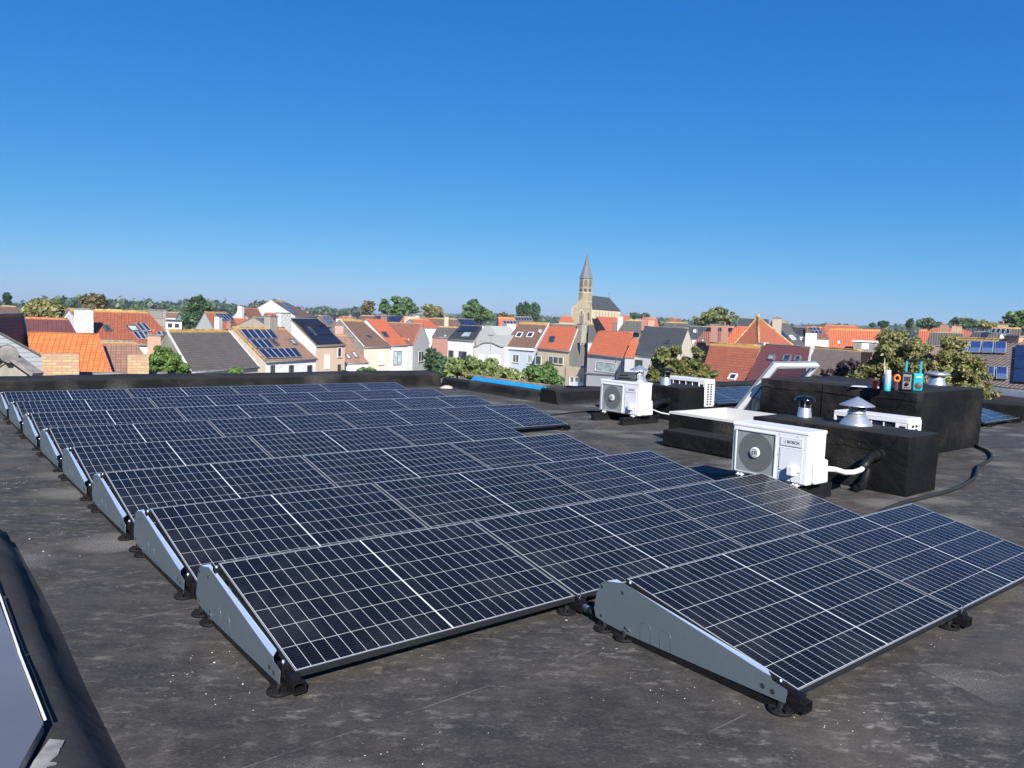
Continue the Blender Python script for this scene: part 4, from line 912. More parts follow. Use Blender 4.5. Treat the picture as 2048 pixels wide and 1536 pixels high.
# ================================================================ houses
def rayplane(px, pl): return onplane(px[0], px[1], pl[0], pl[1])
class House:
    """gabled house from its visible slope: eave ends F0,F1 (left,right) and ridge ends R0,R1, each a pixel of the survey photo put at its own distance"""
    def __init__(s, label, F0, F1, R0, R1, he=None, D=None, run=4.4, wall='w_white', gable=None, roof='r_brown', ridge='ridgegrey', over=.14, back=None, B=None, gutter=True, verge=None, DR=None, hip=0):
        if D is None:
            f0, f1 = onz(*F0, GZ + he), onz(*F1, GZ + he)
        else:
            D = D if isinstance(D, tuple) else (D, D)
            f0, f1 = at(*F0, D[0]), at(*F1, D[1])
        z = (f0.z + f1.z) / 2; f0.z = f1.z = z
        u = (f1 - f0); u.z = 0; u.normalize(); v = Vector((-u.y, u.x, 0))
        if DR:
            DR = DR if isinstance(DR, tuple) else (DR, DR); r0, r1 = at(*R0, DR[0]), at(*R1, DR[1])
        else:
            pl = (f0 + v * run, v); r0, r1 = rayplane(R0, pl), rayplane(R1, pl)
        rz = (r0.z + r1.z) / 2; r0.z = r1.z = rz
        s.f0, s.f1, s.r0, s.r1, s.u, s.v, s.z, s.rz = f0, f1, r0, r1, u, v, z, rz
        bk = back if back is not None else 1.0
        s.b0 = r0 + (r0 - f0) * bk; s.b1 = r1 + (r1 - f1) * bk
        # back eave follows the same pitch
        s.b0.z = s.b1.z = rz - (rz - z) * bk
        c = (f0 + f1 + s.b0 + s.b1) / 4
        s.c = Vector((c.x, c.y, GZ)); s.inv = Matrix.Translation(-s.c)
        s.e = empty('house', s.c, label, 'house', 'houses of the village')
        s.n = (f1 - f0).cross(r0 - f0).normalized()          # outward normal of the visible slope
        if s.n.z < 0: s.n = -s.n
        W = M[wall]; G = M[gable or wall]; mb = MB()
        dn = Vector((0, 0, .10))
        def wallq(a, b, m):
            L_ = (b - a).length; h = a.z - .1 - GZ
            mb.face([Vector((a.x, a.y, GZ)), Vector((b.x, b.y, GZ)), b - dn, a - dn], m, [(0, 0), (L_, 0), (L_, h), (0, h)])
        wallq(f0, f1, 0); wallq(s.b1, s.b0, 0)
        for a, r, b in ((f0, r0, s.b0), (f1, r1, s.b1)):
            L_ = (b - a).length; h = a.z - .1 - GZ; h2 = b.z - .1 - GZ; hr = r.z - .1 - GZ; t = (Vector((r.x - a.x, r.y - a.y)).dot(Vector((b.x - a.x, b.y - a.y)))) / max(1e-6, L_)
            mb.face([Vector((a.x, a.y, GZ)), Vector((b.x, b.y, GZ)), b - dn, r - dn, a - dn], 1, [(0, 0), (L_, 0), (L_, h2), (t, hr), (0, h)])
        s.add(mb, 'wall', [W, G], weld=False)
        # roof slab
        mb = MB(); th = .13
        ext = lambda a, r: a + (a - r).normalized() * over
        gx = u * .06
        F0_, F1_, B0_, B1_, r0_, r1_ = ext(f0, r0) - gx, ext(f1, r1) + gx, ext(s.b0, r0) - gx, ext(s.b1, r1) + gx, r0 - gx, r1 + gx
        LU = (F1_ - F0_).length; LR = (r1_ - r0_).length; SH = (r0_ - F0_).dot(u)
        ls = ((F0_ - r0_) + u * SH).length; lb = ((B0_ - r0_)).length
        off = Vector((0, 0, .05)); o2 = Vector((0, 0, .05 - th))
        def uvq(rl, rr, l): return [(SH, 0), (SH + LR, 0), (LU, l), (0, l)]
        mb.face([r0_ + off, F0_ + off, F1_ + off, r1_ + off], 0, [(SH, 0), (0, ls), (LU, ls), (SH + LR, 0)])
        mb.face([r1_ + off, B1_ + off, B0_ + off, r0_ + off], 0, [(SH, 0), (0, lb), (LU, lb), (SH + LR, 0)])
        for a, b in ((F0_, F1_), (F1_, r1_), (r1_, B1_), (B1_, B0_), (B0_, r0_), (r0_, F0_)): mb.face([a + off, a + o2, b + o2, b + off], 1)
        mb.face([r0_ + o2, r1_ + o2, F1_ + o2, F0_ + o2], 1); mb.face([r1_ + o2, r0_ + o2, B0_ + o2, B1_ + o2], 1)
        s.roof = s.add(mb, 'roof', [M[roof], M['ridgegrey']], weld=False)
        mb = MB(); n = max(3, int(LR / 1.1)); rr = .10
        pts = [r0_.lerp(r1_, k / n) + Vector((0, 0, .03 + .015 * math.sin(k * 2.3))) for k in range(n + 1)]
        mb.tube(pts, rr, 8); s.sub(mb, 'ridge_tiles', M[ridge], s.roof)
        if gutter:
            g = (F0_ - r0_); g.z = 0; g = v * -1
            mb = MB(); mb.tube([F0_ + g * .06 + Vector((0, 0, -.09)), F1_ + g * .06 + Vector((0, 0, -.09))], .065, 8); s.add(mb, 'gutter', M['zinc'])
        if verge:
            for side in verge[0]:
                a, r = (F0_, r0_) if side == '0' else (F1_, r1_)
                mb = MB(); mb.bar(a + off, r + off, .16, .10, s.n); s.sub(mb, 'verge_strip', M[verge[1]], s.roof)
        s.sn = s.n; s.wp = (f0, -v)
    def add(s, mb, name, mats, **k):
        o = mb.build(name, mats, **k); o.parent = s.e; o.matrix_parent_inverse = s.inv; return o
    def sub(s, mb, name, mats, par, **k):
        o = mb.build(name, mats, **k); o.parent = par; o.matrix_parent_inverse = s.inv if False else Matrix.Identity(4); return o
    # ---- facade openings (pixel rectangle on the front wall, or on a gable)
    def window(s, x0, y0, x1, y1, kind='white', pane='glassdark', mull=1, sill=True, plane='F', name='window'):
        if plane == 'F': p, n, uu = s.f0, -s.v, s.u
        elif plane == 'G1': uu = (s.b1 - s.f1).normalized(); p = s.f1; n = Vector((uu.y, -uu.x, 0))
        else: uu = (s.f0 - s.b0).normalized(); p = s.f0; n = Vector((uu.y, -uu.x, 0))
        uu = Vector((uu.x, uu.y, 0)).normalized()
        a, b = onplane(x0, y0, p, n), onplane(x1, y1, p, n)
        xa, xb = (a - p).dot(uu), (b - p).dot(uu); za, zb = b.z, a.z
        if xa > xb: xa, xb = xb, xa
        def P(x, z, d): q = p + uu * x + n * d; return Vector((q.x, q.y, z))
        def bx(mb, x0_, x1_, z0_, z1_, d0, d1):
            q = [P(x, z, d) for d in (d0, d1) for z in (z0_, z1_) for x in (x0_, x1_)]
            for k in ((0, 1, 3, 2), (4, 6, 7, 5), (0, 4, 5, 1), (2, 3, 7, 6), (0, 2, 6, 4), (1, 5, 7, 3)): mb.face([q[i] for i in k])
        fw = min(.09, (xb - xa) * .12); fm = {'white': 'pvc', 'dark': 'darkframe', 'none': 'pvc'}[kind]
        mb = MB()
        bx(mb, xa, xb, zb - fw, zb, .012, .07); bx(mb, xa, xb, za, za + fw, .012, .07); bx(mb, xa, xa + fw, za + fw, zb - fw, .012, .07); bx(mb, xb - fw, xb, za + fw, zb - fw, .012, .07)
        for k in range(1, mull): x = xa + (xb - xa) * k / mull; bx(mb, x - fw * .45, x + fw * .45, za + fw, zb - fw, .014, .065)
        f = s.add(mb, name, M[fm], weld=False)
        mb = MB(); bx(mb, xa + fw * .9, xb - fw * .9, za + fw * .9, zb - fw * .9, .004, .03); s.sub(mb, 'pane', M[pane], f)
        if sill:
            mb = MB(); bx(mb, xa - .08, xb + .08, za - .09, za - .01, .003, .14); s.sub(mb, 'sill', M['stone'], f)
        return f
    def rp(s, px, d=0.): return onplane(px[0], px[1], s.f0 + Vector((0, 0, .05)), s.n) + s.n * d
    def roofquad(s, mb, q, h, m=0, lift=0.):
        b = [p + s.n * lift for p in q]; t = [p + s.n * (lift + h) for p in q]
        mb.face(t, m, [(0, 0), (0, 1.0), (1.65, 1.), (1.65, 0)]); mb.face(b[::-1], m)
        for i in range(4): mb.face([t[i], t[(i + 1) % 4], b[(i + 1) % 4], b[i]], m)
    def skylight(s, TL, TR, BR, BL, pane='glassdark', frame='darkframe'):
        q = [s.rp(p) for p in (TL, TR, BR, BL)]; c = sum(q, Vector()) / 4
        mb = MB()
        for i in range(4): mb.bar(q[i] + s.n * .05, q[(i + 1) % 4] + s.n * .05, .13, .13, s.n)
        f = s.add(mb, 'skylight', M[frame], weld=False)
        mb = MB(); s.roofquad(mb, [c + (p - c) * .97 for p in q], .05, 0, .02); s.sub(mb, 'pane', M[pane], f, weld=False)
    def pv(s, TL, TR, BR, BL, nx, ny, mat='pvblue', rim='pvrim', skip=(), gap=.03, lw=.045):
        q = [s.rp(p) for p in (TL, TR, BR, BL)]
        def bl(a, b): return (q[0] * (1 - a) + q[1] * a) * (1 - b) + (q[3] * (1 - a) + q[2] * a) * b
        W = (q[1] - q[0]).length / nx; H = (q[3] - q[0]).length / ny; ga, gb = gap / W / 2, gap / H / 2
        for j in range(ny):
            for i in range(nx):
                if (i, j) in skip: continue
                c = [bl((i + a) / nx, (j + b) / ny) for a, b in ((ga, gb), (1 - ga, gb), (1 - ga, 1 - gb), (ga, 1 - gb))]
                mb = MB(); s.roofquad(mb, c, .05, 0, .10); m = sum(c, Vector()) / 4
                la, lb = lw / W, lw / H
                o = s.add(mb, 'roof_panel', M[rim], weld=False)
                k = [bl((i + a) / nx, (j + b) / ny) for a, b in ((ga + la, gb + lb), (1 - ga - la, gb + lb), (1 - ga - la, 1 - gb - lb), (ga + la, 1 - gb - lb))]
                mb = MB(); s.roofquad(mb, k, .006, 0, .151); s.sub(mb, 'cell_sheet', M[mat], o, weld=False)
    def chimney(s, px, ytop, w, d, mat='w_brown', D=None, h=None, pots=1, cap='ridgegrey', base=1.2):
        """shaft whose top centre shows at (px, ytop); stands on the ridge line unless D is given"""
        if D is None:
            pl = ((s.r0 + s.r1) / 2, s.v); top = onplane(px, ytop, *pl)
        else: top = at(px, ytop, D)
        zb = s.rz - base if h is None else top.z - h
        mb = MB(); u, v = s.u, s.v
        def q(x, y, z): p = top + u * x + v * y; return Vector((p.x, p.y, z))
        a, b = w / 2, d / 2; H = top.z - zb
        for (x0, y0, x1, y1) in ((-a, -b, a, -b), (a, -b, a, b), (a, b, -a, b), (-a, b, -a, -b)):
            L_ = math.hypot(x1 - x0, y1 - y0); mb.face([q(x0, y0, zb), q(x1, y1, zb), q(x1, y1, top.z), q(x0, y0, top.z)], 0, [(0, 0), (L_, 0), (L_, H), (0, H)])
        mb.face([q(-a, -b, top.z), q(a, -b, top.z), q(a, b, top.z), q(-a, b, top.z)], 0, [(0, 0), (w, 0), (w, d), (0, d)])
        o = s.sub(mb, 'chimney', M[mat], s.roof, weld=False)
        if cap is None: return o
        mb = MB(); e_ = .06
        P8 = [q(x, y, z) for z in (top.z, top.z + .10) for (x, y) in ((-a - e_, -b - e_), (a + e_, -b - e_), (a + e_, b + e_), (-a - e_, b + e_))]
        for k in ((3, 2, 1, 0), (4, 5, 6, 7), (0, 1, 5, 4), (1, 2, 6, 5), (2, 3, 7, 6), (3, 0, 4, 7)): mb.face([P8[i] for i in k])
        s.sub(mb, 'chimney_cap', M[cap], s.roof)
        for k in range(pots):
            x = (k - (pots - 1) / 2) * .34; p = q(x, 0, top.z + .1); mb = MB(); mb.tube([p, p + Vector((0, 0, .32))], [.11, .085], 10); s.sub(mb, 'chimney_pot', M['ridgered'], s.roof)
        return o
    def dish(s, px, py, D):
        p = at(px, py, D); mb = MB(); n = 14; d = (CAM - p); d.z = .3 * d.length; d.normalize(); a = d.orthogonal().normalized(); b = d.cross(a)
        rim = [p + (a * math.cos(t) + b * math.sin(t)) * .35 for t in (2 * math.pi * k / n for k in range(n))]
        for k in range(n): mb.face([p - d * .1, rim[k], rim[(k + 1) % n]])
        mb.tube([p - d * .1, p - d * .2 - Vector((0, 0, .5))], .025, 6); s.sub(mb, 'satellite_dish', M['zinc'], s.roof)
def wallbox(h, pts, z0, z1, mat, name='annex', top=None):
    """low flat-roofed part joined to a house: plan points, bottom and top height"""
    mb = MB(); n = len(pts); ar = sum(pts[i].x * pts[(i + 1) % n].y - pts[(i + 1) % n].x * pts[i].y for i in range(n))
    if ar < 0: pts = pts[::-1]
    for i in range(n):
        a, b = pts[i], pts[(i + 1) % n]; L_ = math.hypot(b.x - a.x, b.y - a.y)
        mb.face([(a.x, a.y, z0), (b.x, b.y, z0), (b.x, b.y, z1), (a.x, a.y, z1)], 0, [(0, 0), (L_, 0), (L_, z1 - z0), (0, z1 - z0)])
    mb.face([(p.x, p.y, z1) for p in pts], 1)
    return h.add(mb, name, [M[mat], M[top or 'ridgegrey']], weld=False)
# ---- left edge, close by
h = House('near grey rendered gable with a red roof strip at the far left', (75, 752), (46, 731), (17, 712), (-12, 696), D=(21, 26), DR=(21.6, 26.6), wall='w_conc', roof='r_red', ridge='ridgered', gutter=False)
a_, r_, b_ = h.f0, h.r0, h.b0
mb = MB(); g = -h.u * .08 + Vector((0, 0, .09))
mb.bar(a_ + g, r_ + g, .30, .09); mb.bar(r_ + g, b_ + g, .30, .09); h.add(mb, 'gable_coping', M['ridgegrey'], weld=False)
mb = MB(); p = r_ + g; mb.tube([p - h.u * .2, p + h.u * .5], .2, 10); h.add(mb, 'coping_knob', M['ridgegrey'])
h = House('house with dark red tiles and a white boarded gable wall', (92, 720), (60, 699), (-60, 633), (45, 628), D=(50, 57), DR=(47, 58), wall='w_siding', roof='r_darkred', verge=('1', 'zinc'))
h = House('low dark red tiled roof left of the white slate gable', (30, 668), (152, 667), (52, 637.5), (135, 638.5), D=(66, 66), wall='w_brown', roof='r_darkred', ridge='ridgered')
h = House('large red-tiled house with white slate gable and four blue panels below a skylight', (189, 688), (352, 685), (139, 620.5), (293, 621.5), D=(78, 78), run=5.6, wall='w_white', gable='w_slate', roof='r_rust', ridge='lichen', B=1)
h.chimney(168, 619, 1.5, .8, 'w_slate', D=79, h=3.6, pots=0); h.chimney(315, 621, 1.5, .9, 'w_board', D=86, h=4, pots=0)
h.skylight((206, 651.5), (216, 651.5), (224, 663), (213, 663)); h.skylight((253, 652.5), (272, 652.5), (279, 663), (263, 663), 'glasspale')
h.pv((270, 648), (290, 648), (304, 664), (284, 664), 2, 1, gap=.06); h.pv((263, 665), (295, 665), (304, 681), (276, 681), 3, 1, gap=.06); h.pv((311, 665), (331, 665), (339, 680), (321, 680), 2, 1, gap=.06)
h = House('house with bright orange pantiles behind the left yellow chimney', (66, 752), (221, 750), (57, 668), (192, 669), D=(52, 51.5), run=4.8, wall='w_cream', roof='r_orange', ridge='r_orange', verge=('1', 'ridgered'))
h = House('house with faded brown tiles right of the bright orange roof', (221, 751), (310, 749), (196, 684), (270, 683.5), D=(54, 54), run=4.4, wall='w_orangeb', roof='r_pink', ridge='ridgegrey')
h.chimney(308, 671, .8, .7, 'w_orangeb', D=57, h=1.7)
# near brick chimneys of the house just below the roof edge
hn = House('neighbouring low house whose two yellow brick chimneys rise over the parapet', (40, 800), (340, 792), (30, 757), (330, 750), D=(19.5, 19.5), run=3.5, wall='w_yellow', roof='r_pink', ridge='ridgegrey', gutter=False)
hn.chimney(121.5, 707.5, .79, .60, 'w_yellow', D=22, h=3., pots=0, cap=None); hn.chimney(275, 709.5, .50, .62, 'w_yellow', D=22.5, h=3., pots=0, cap=None)
h = House('house with a wide grey-brown slate roof and mortared edges', (381, 741.6), (515.8, 732), (334, 661.6), (456, 660.6), he=5.6, run=5.2, wall='w_cream', gable='w_conc', roof='r_grey', ridge='lichen', verge=('01', 'mortar'))
h = House('white house with three staggered rows of blue roof panels', (530.5, 721), (632, 716), (466, 655.7), (567.6, 655.7), he=5.4, wall='w_white', gable='w_beigec', roof='r_pink', ridge='lichen', verge=('0', 'lichen'))
h.pv((478, 660), (541, 660), (556, 679), (494, 679.5), 5, 1, gap=.08, lw=.03); h.pv((496, 681), (534, 680.5), (549, 698), (512, 698.5), 3, 1, gap=.08, lw=.03); h.pv((513, 700), (589, 697), (605, 716), (532, 719), 6, 1, gap=.08, lw=.03)
h.skylight((540, 681), (548, 681), (558, 691), (550, 691)); h.skylight((578, 680), (585, 680), (594, 689), (586, 689), 'glasspale')
for x0, x1 in ((540.5, 549), (577.5, 586.5), (614, 623.5)): h.window(x0, 730.5, x1, 745, 'dark', sill=False)
h.window(558, 728, 561, 733, 'white', 'blind', sill=False)
h.chimney(542, 633, 1.2, .8, 'w_conc', h=3.2, pots=1)
h = House('peach house under a roof full of black panels', (632, 691), (690, 688.5), (579, 637), (634, 638), D=(114, 119), run=4.4, wall='w_peach', gable='w_slate', roof='r_brown', ridge='ridgegrey')
h.pv((581, 638.5), (634, 639), (652, 653), (600, 653.5), 5, 1, 'pvblack', 'frame', gap=.02, lw=.02); h.pv((601, 655), (613, 655), (628, 671), (615, 671), 1, 1, 'pvblack', 'frame', gap=.02, lw=.02); h.pv((620, 655), (653, 654), (666, 670), (635, 671), 3, 1, 'pvblack', 'frame', gap=.02, lw=.02); h.pv((616, 672), (667, 671), (684, 687.5), (634, 690), 5, 1, 'pvblack', 'frame', gap=.02, lw=.02)
h.skylight((616, 656), (621, 656), (631, 669), (626, 669))
h.chimney(567.5, 626.5, 2.0, .9, 'w_slate', h=3.6, pots=0)
h.window(648.5, 709, 659, 738, 'white', 'blind', sill=False); h.window(675, 695, 682.5, 714, 'white', 'glassdark'); h.window(675, 729, 681, 742, 'dark')
h = House('low orange-brown lean roof with two skylights by the peach house', (689, 727), (736, 722.5), (660, 669), (690, 669), D=(124, 126), run=4.8, wall='w_white', roof='r_pink', ridge='ridgegrey')
h.skylight((690, 709), (696, 708), (702, 717), (696, 718), 'glasspale'); h.skylight((703, 705), (709, 704), (717, 715), (711, 716), 'glasspale')
h = House('cream house with brown lichen-edged roof and grey boarded gable with pink square', (728, 694), (781, 691.5), (680, 639), (722, 639), D=(129, 134), run=5.8, wall='w_cream', gable='w_board', roof='r_brown', ridge='lichen', verge=('0', 'mortar'))
mb = MB(); p = onplane(671, 652, h.f0, h.u) - h.u * .03; q = onplane(687, 668.5, h.f0, h.u) - h.u * .03
mb.prism([(p.x, p.y, p.z), (q.x, q.y, p.z), (q.x, q.y, q.z), (p.x, p.y, q.z)], -h.u * .06); h.add(mb, 'pink_patch', plain('pink_board', (.62, .30, .27), .8, 0, .1))
h.window(757, 704, 767, 729, 'white', 'blind'); h.skylight((730, 671), (738, 671), (745, 675), (737, 675), 'glassdark')
h = House('white house with bright orange roof between two brown roofs', (780.6, 691), (815, 689), (732, 639.5), (769, 639.5), D=(134.5, 138), run=5.2, wall='w_white', roof='r_red', ridge='ridgered')
h.skylight((762, 664.5), (771, 664), (778, 674), (769, 674)); h.window(787, 702, 802.5, 730, 'dark', 'glasspale', mull=2, sill=False); h.chimney(768, 632.5, .9, .7, 'w_red', h=1.8, pots=1)
h = House('house with a big white slate gable facing the street trees', (800, 689), (826, 688), (775, 645.5), (844, 646.5), D=(142, 144), DR=(151, 149), wall='w_slate', gable='w_slate', roof='r_brownred', ridge='ridgegrey', verge=('1', 'ridgered'))
h.window(837, 703, 847, 722, 'white', 'glassdark', mull=2, plane='G1'); h.skylight((816.5, 675), (823, 675), (822, 680), (817, 680), 'blind', 'pvc'); h.skylight((803, 676), (814, 677), (815, 680), (806, 680), 'ridgered', 'ridgered')
h = House('narrow white slate gable peeping behind the big slate gable', (838, 655), (872, 656), (820, 638), (856, 640), D=(164, 164), wall='w_slate', gable='w_slate', roof='r_orange2', ridge='ridgered', gutter=False, verge=('1', 'ridgered'))
h = House('grey-brown roof over a red-brown wall left of the black roof', (864.6, 675), (905, 673), (877, 654), (921, 654), D=(160, 160), wall='w_red', roof='r_greyg', ridge='lichen')
h.skylight((888, 670), (894, 669.5), (893, 674), (887, 674), 'glasspale')
# ---- middle of the street
h = House('white house with black roof, white chimney and slate gable', (896, 678.5), (947.6, 679.5), (921, 652), (966, 651.5), D=(143, 137), run=4.6, wall='w_white', gable='w_slate', roof='r_black', ridge='ridgegrey')
h.skylight((929, 665), (944, 665), (938, 674), (921, 674), 'glasspale', 'darkframe'); h.pv((924, 653.5), (960, 653.5), (950, 664), (914, 664), 4, 1, 'pvblack', 'frame', gap=.02, lw=.02)
h.window(897.5, 700.5, 907, 719.5, 'dark', 'glassdark', sill=False); h.window(918, 702, 933, 721, 'dark', 'glassdark', sill=False)
h.chimney(973.5, 651.5, 1.2, 1.2, 'w_white', D=141, h=2.4, pots=0)
# grey gabled front annex with doors
def grey_annex():
    a, b = at(948, 700, 137), at(1008, 700, 133); u = (b - a); u.z = 0; L_ = u.length; u.normalize(); v = Vector((-u.y, u.x, 0))
    c = (a + b) / 2; o = empty('garage', (c.x, c.y, GZ), 'pale grey garage with curved parapet between black-roofed and blue houses', 'garage'); inv = Matrix.Translation((-c.x, -c.y, -GZ))
    def P(px, py, d=0): q = onplane(px, py, a, v); return q - v * d
    mb = MB()
    out = [P(948, 760), P(948, 694), P(955, 693), P(963, 688), P(972, 685.5), P(985, 686), P(995, 691), P(1003, 694), P(1008, 694), P(1008, 760)]
    for p in (out[0], out[-1]): p.z = GZ
    mb.prism(out, v * 7); q = mb.build('wall', M['w_grey']); q.parent = o; q.matrix_parent_inverse = inv
    mb = MB()
    for i in range(1, 8): mb.bar(out[i] - v * .05 + Vector((0, 0, .05)), out[i + 1] - v * .05 + Vector((0, 0, .05)), .3, .12)
    q = mb.build('coping', M['ridgegrey'], weld=False); q.parent = o; q.matrix_parent_inverse = inv
    mb = MB(); mb.prism([P(948, 694, -.6), P(1005, 694, -.6), P(1005, 670, -.6), P(990, 670, -.6), P(976, 651.5, -.6), P(965, 651.5, -.6), P(948, 680, -.6)], v * 6)
    q = mb.build('slate_wall', M['w_slate']); q.parent = o; q.matrix_parent_inverse = inv
    for (x0, y0, x1, y1), nm in (((957, 709, 968, 726), 'door'), ((977, 710.5, 1001, 731), 'garage_door')):
        mb = MB(); A, B = P(x0, y1, .01), P(x1, y0, .01); mb.prism([A, Vector((B.x, B.y, A.z)), B, Vector((A.x, A.y, B.z))], -v * .06); q = mb.build(nm, M['blind']); q.parent = o; q.matrix_parent_inverse = inv
grey_annex()
h = House('pale blue house with brown roof and two white skylights', (1007, 692), (1070, 694.5), (1040, 644.5), (1098, 646.5), D=(135, 130), run=4.8, wall='w_blue', roof='r_brown', ridge='lichen', verge=('1', 'mortar'))
for x in (1034, 1056): h.skylight((x + 2, 665), (x + 12, 665.5), (x + 7, 674.5), (x - 3, 674), 'glassdark', 'pvc')
h.dish(1081, 662, 133); h.window(1026, 708, 1038, 725.5, 'white', 'glassdark', mull=2); h.window(1055, 709, 1065.5, 727, 'white', 'glasspale')
mb = MB(); mb.bar(h.f0 + Vector((0, 0, -.35)) - h.v * .12, h.f1 + Vector((0, 0, -.35)) - h.v * .12, .3, .4); h.add(mb, 'cornice', M['pvc'], weld=False)
h = House('beige brick house with orange roof and stained grey gable', (1075, 696), (1139, 701.5), (1099.6, 652), (1157, 653.5), D=(126, 119), run=5.2, wall='w_beige', gable='w_conc', roof='r_red', ridge='ridgegrey', verge=('1', 'mortar'))
h.skylight((1100, 673.5), (1111, 674), (1107, 684.5), (1098, 684)); h.chimney(1164, 648.5, 1.25, 1.0, 'w_conc', h=3, pots=0)
h.window(1071, 711, 1082.5, 730, 'white', 'glassdark'); h.window(1097, 711.5, 1126.5, 729.5, 'white', 'glassdark', mull=3); h.window(1161.5, 682, 1167.5, 690, 'white', 'glassdark', sill=False, plane='G1')
ux = h.u * .3; p0 = h.f1 - h.v * .2 - h.u * .5; p1 = p0 + h.u * 4.6; wallbox(h, [p0, p1, p1 + h.v * 5, p0 + h.v * 5], GZ, h.z - 2.35, 'w_beige')
h.f0, _k = h.f0 - h.v * .2, h.f0
h.window(1139, 753, 1166, 775, 'white', 'blind', mull=3, sill=False, name='garage_door'); h.window(1143, 755, 1147, 763, 'dark', sill=False); h.window(1152, 755, 1157, 763, 'dark', sill=False); h.window(1161, 756, 1165.5, 764, 'dark', sill=False)
h.f0 = _k
h = House('pale grey house with red ribbed roof and one wide window', (1175, 709.5), (1263, 714), (1197, 663), (1266, 664.6), D=(112, 104), run=5., wall='w_grey', roof='r_red', ridge='ridgered')
h.window(1191, 722, 1230.5, 746.5, 'white', 'glasspale', sill=False); h.window(1244, 724, 1259.5, 744, 'dark', 'glasspale', mull=4, sill=False)
mb = MB(); A = onplane(1233.5, 718, h.f0, h.v) - h.v * .06; B = onplane(1233.5, 765, h.f0, h.v) - h.v * .06; mb.tube([A, Vector((A.x, A.y, B.z))], .05, 8); h.add(mb, 'downpipe', M['zinc'])
mb = MB(); mb.bar(*[onplane(x, y, h.f0, h.v) - h.v * .04 for x, y in ((1171, 746.5), (1262, 752))], .12, .16); h.add(mb, 'string_course', M['ridgegrey'], weld=False)
h = House('strip of red roof beside the ribbed red roof', (1250, 713), (1268, 715), (1266, 676), (1277, 677), D=(103, 102.4), run=3.4, wall='w_grey', roof='r_red', ridge='zinc', gutter=False)
h = House('white house with plain dark grey roof behind the walnut tree', (1267, 706), (1354, 712), (1290, 654.7), (1376, 656), D=(104, 97), run=5.0, wall='w_white', gable='w_cream', roof='r_slate', ridge='ridgegrey')
h.skylight((1331, 682), (1343, 682), (1340, 687), (1328, 687)); h.window(1271, 719, 1285, 735, 'dark', 'glassdark', sill=False)
# ---- right half
h = House('rust-tiled house with one white skylight low in its roof', (1392, 790), (1480, 795), (1422, 688.5), (1520.5, 690), D=(71, 67.5), run=6.2, wall='w_orangeb', roof='r_rust', ridge='lichen')
h.skylight((1462, 749), (1475, 750), (1470, 760), (1456, 759), 'glassdark', 'pvc')
h = House('house with maroon tiles and three small skylights', (1482, 795), (1602, 800), (1522, 690), (1622, 694), D=(67, 60.5), run=6.2, wall='w_brown', roof='r_maroon', ridge='ridgegrey', verge=('1', 'mortar'))
for x, y, pn in ((1540, 711, 'glasspale'), (1569, 711.5, 'glassdark'), (1592, 713.5, 'glassdark')): h.skylight((x, y), (x + (13 if x == 1569 else 10), y + .4), (x + (10 if x == 1569 else 8), y + (11 if x == 1569 else 9)), (x - 4, y + (10.5 if x == 1569 else 8.5)), pn, 'zinc')
mb = MB(); p = h.r0.lerp(h.r1, .03); mb.box(-.5, .6, -.25, .25, -.25, .18, 0, Matrix.Translation(p) @ Matrix.Rotation(math.atan2(h.u.y, h.u.x), 4, 'Z')); h.sub(mb, 'ridge_flashing', M['mortar'], h.roof)
h = House('house with grey-brown checked tiles behind the purple shrub', (1608, 753), (1716, 757), (1629, 697), (1722, 699), D=(74, 66), run=4.6, wall='w_cream', roof='r_check', ridge='lichen', verge=('0', 'mortar'))
h = House('brick house with blue cell panels on brown tiles at the right edge', (1872, 766), (2090, 774), (1883, 677.5), (2075, 681), D=(60, 54), run=5.6, wall='w_orangeb', roof='r_check', ridge='lichen')
h.pv((1919, 684.5), (2016, 686.5), (2015, 710), (1914, 707.5), 4, 1, 'pvbright', 'pvrim', gap=.12, lw=.05); h.pv((1968, 735.5), (2018, 737), (2018, 762.5), (1966, 760), 2, 1, 'pvbright', 'pvrim', gap=.12, lw=.05)
h.pv((2032, 694), (2060, 694.5), (2058, 769), (2026, 767.5), 1, 3, 'pvblue', 'frame', gap=.04, lw=.02); h.chimney(2034, 674, 1.2, .9, 'w_orangeb', h=2.6, pots=0)
mb = MB(); mb.bar(h.f0 + Vector((0, 0, -.32)) - h.v * .1, h.f1 + Vector((0, 0, -.32)) - h.v * .1, .25, .35); h.add(mb, 'white_fascia', M['pvc'], weld=False)
h.window(2044, 785, 2052, 790, 'white', 'blind', sill=False)
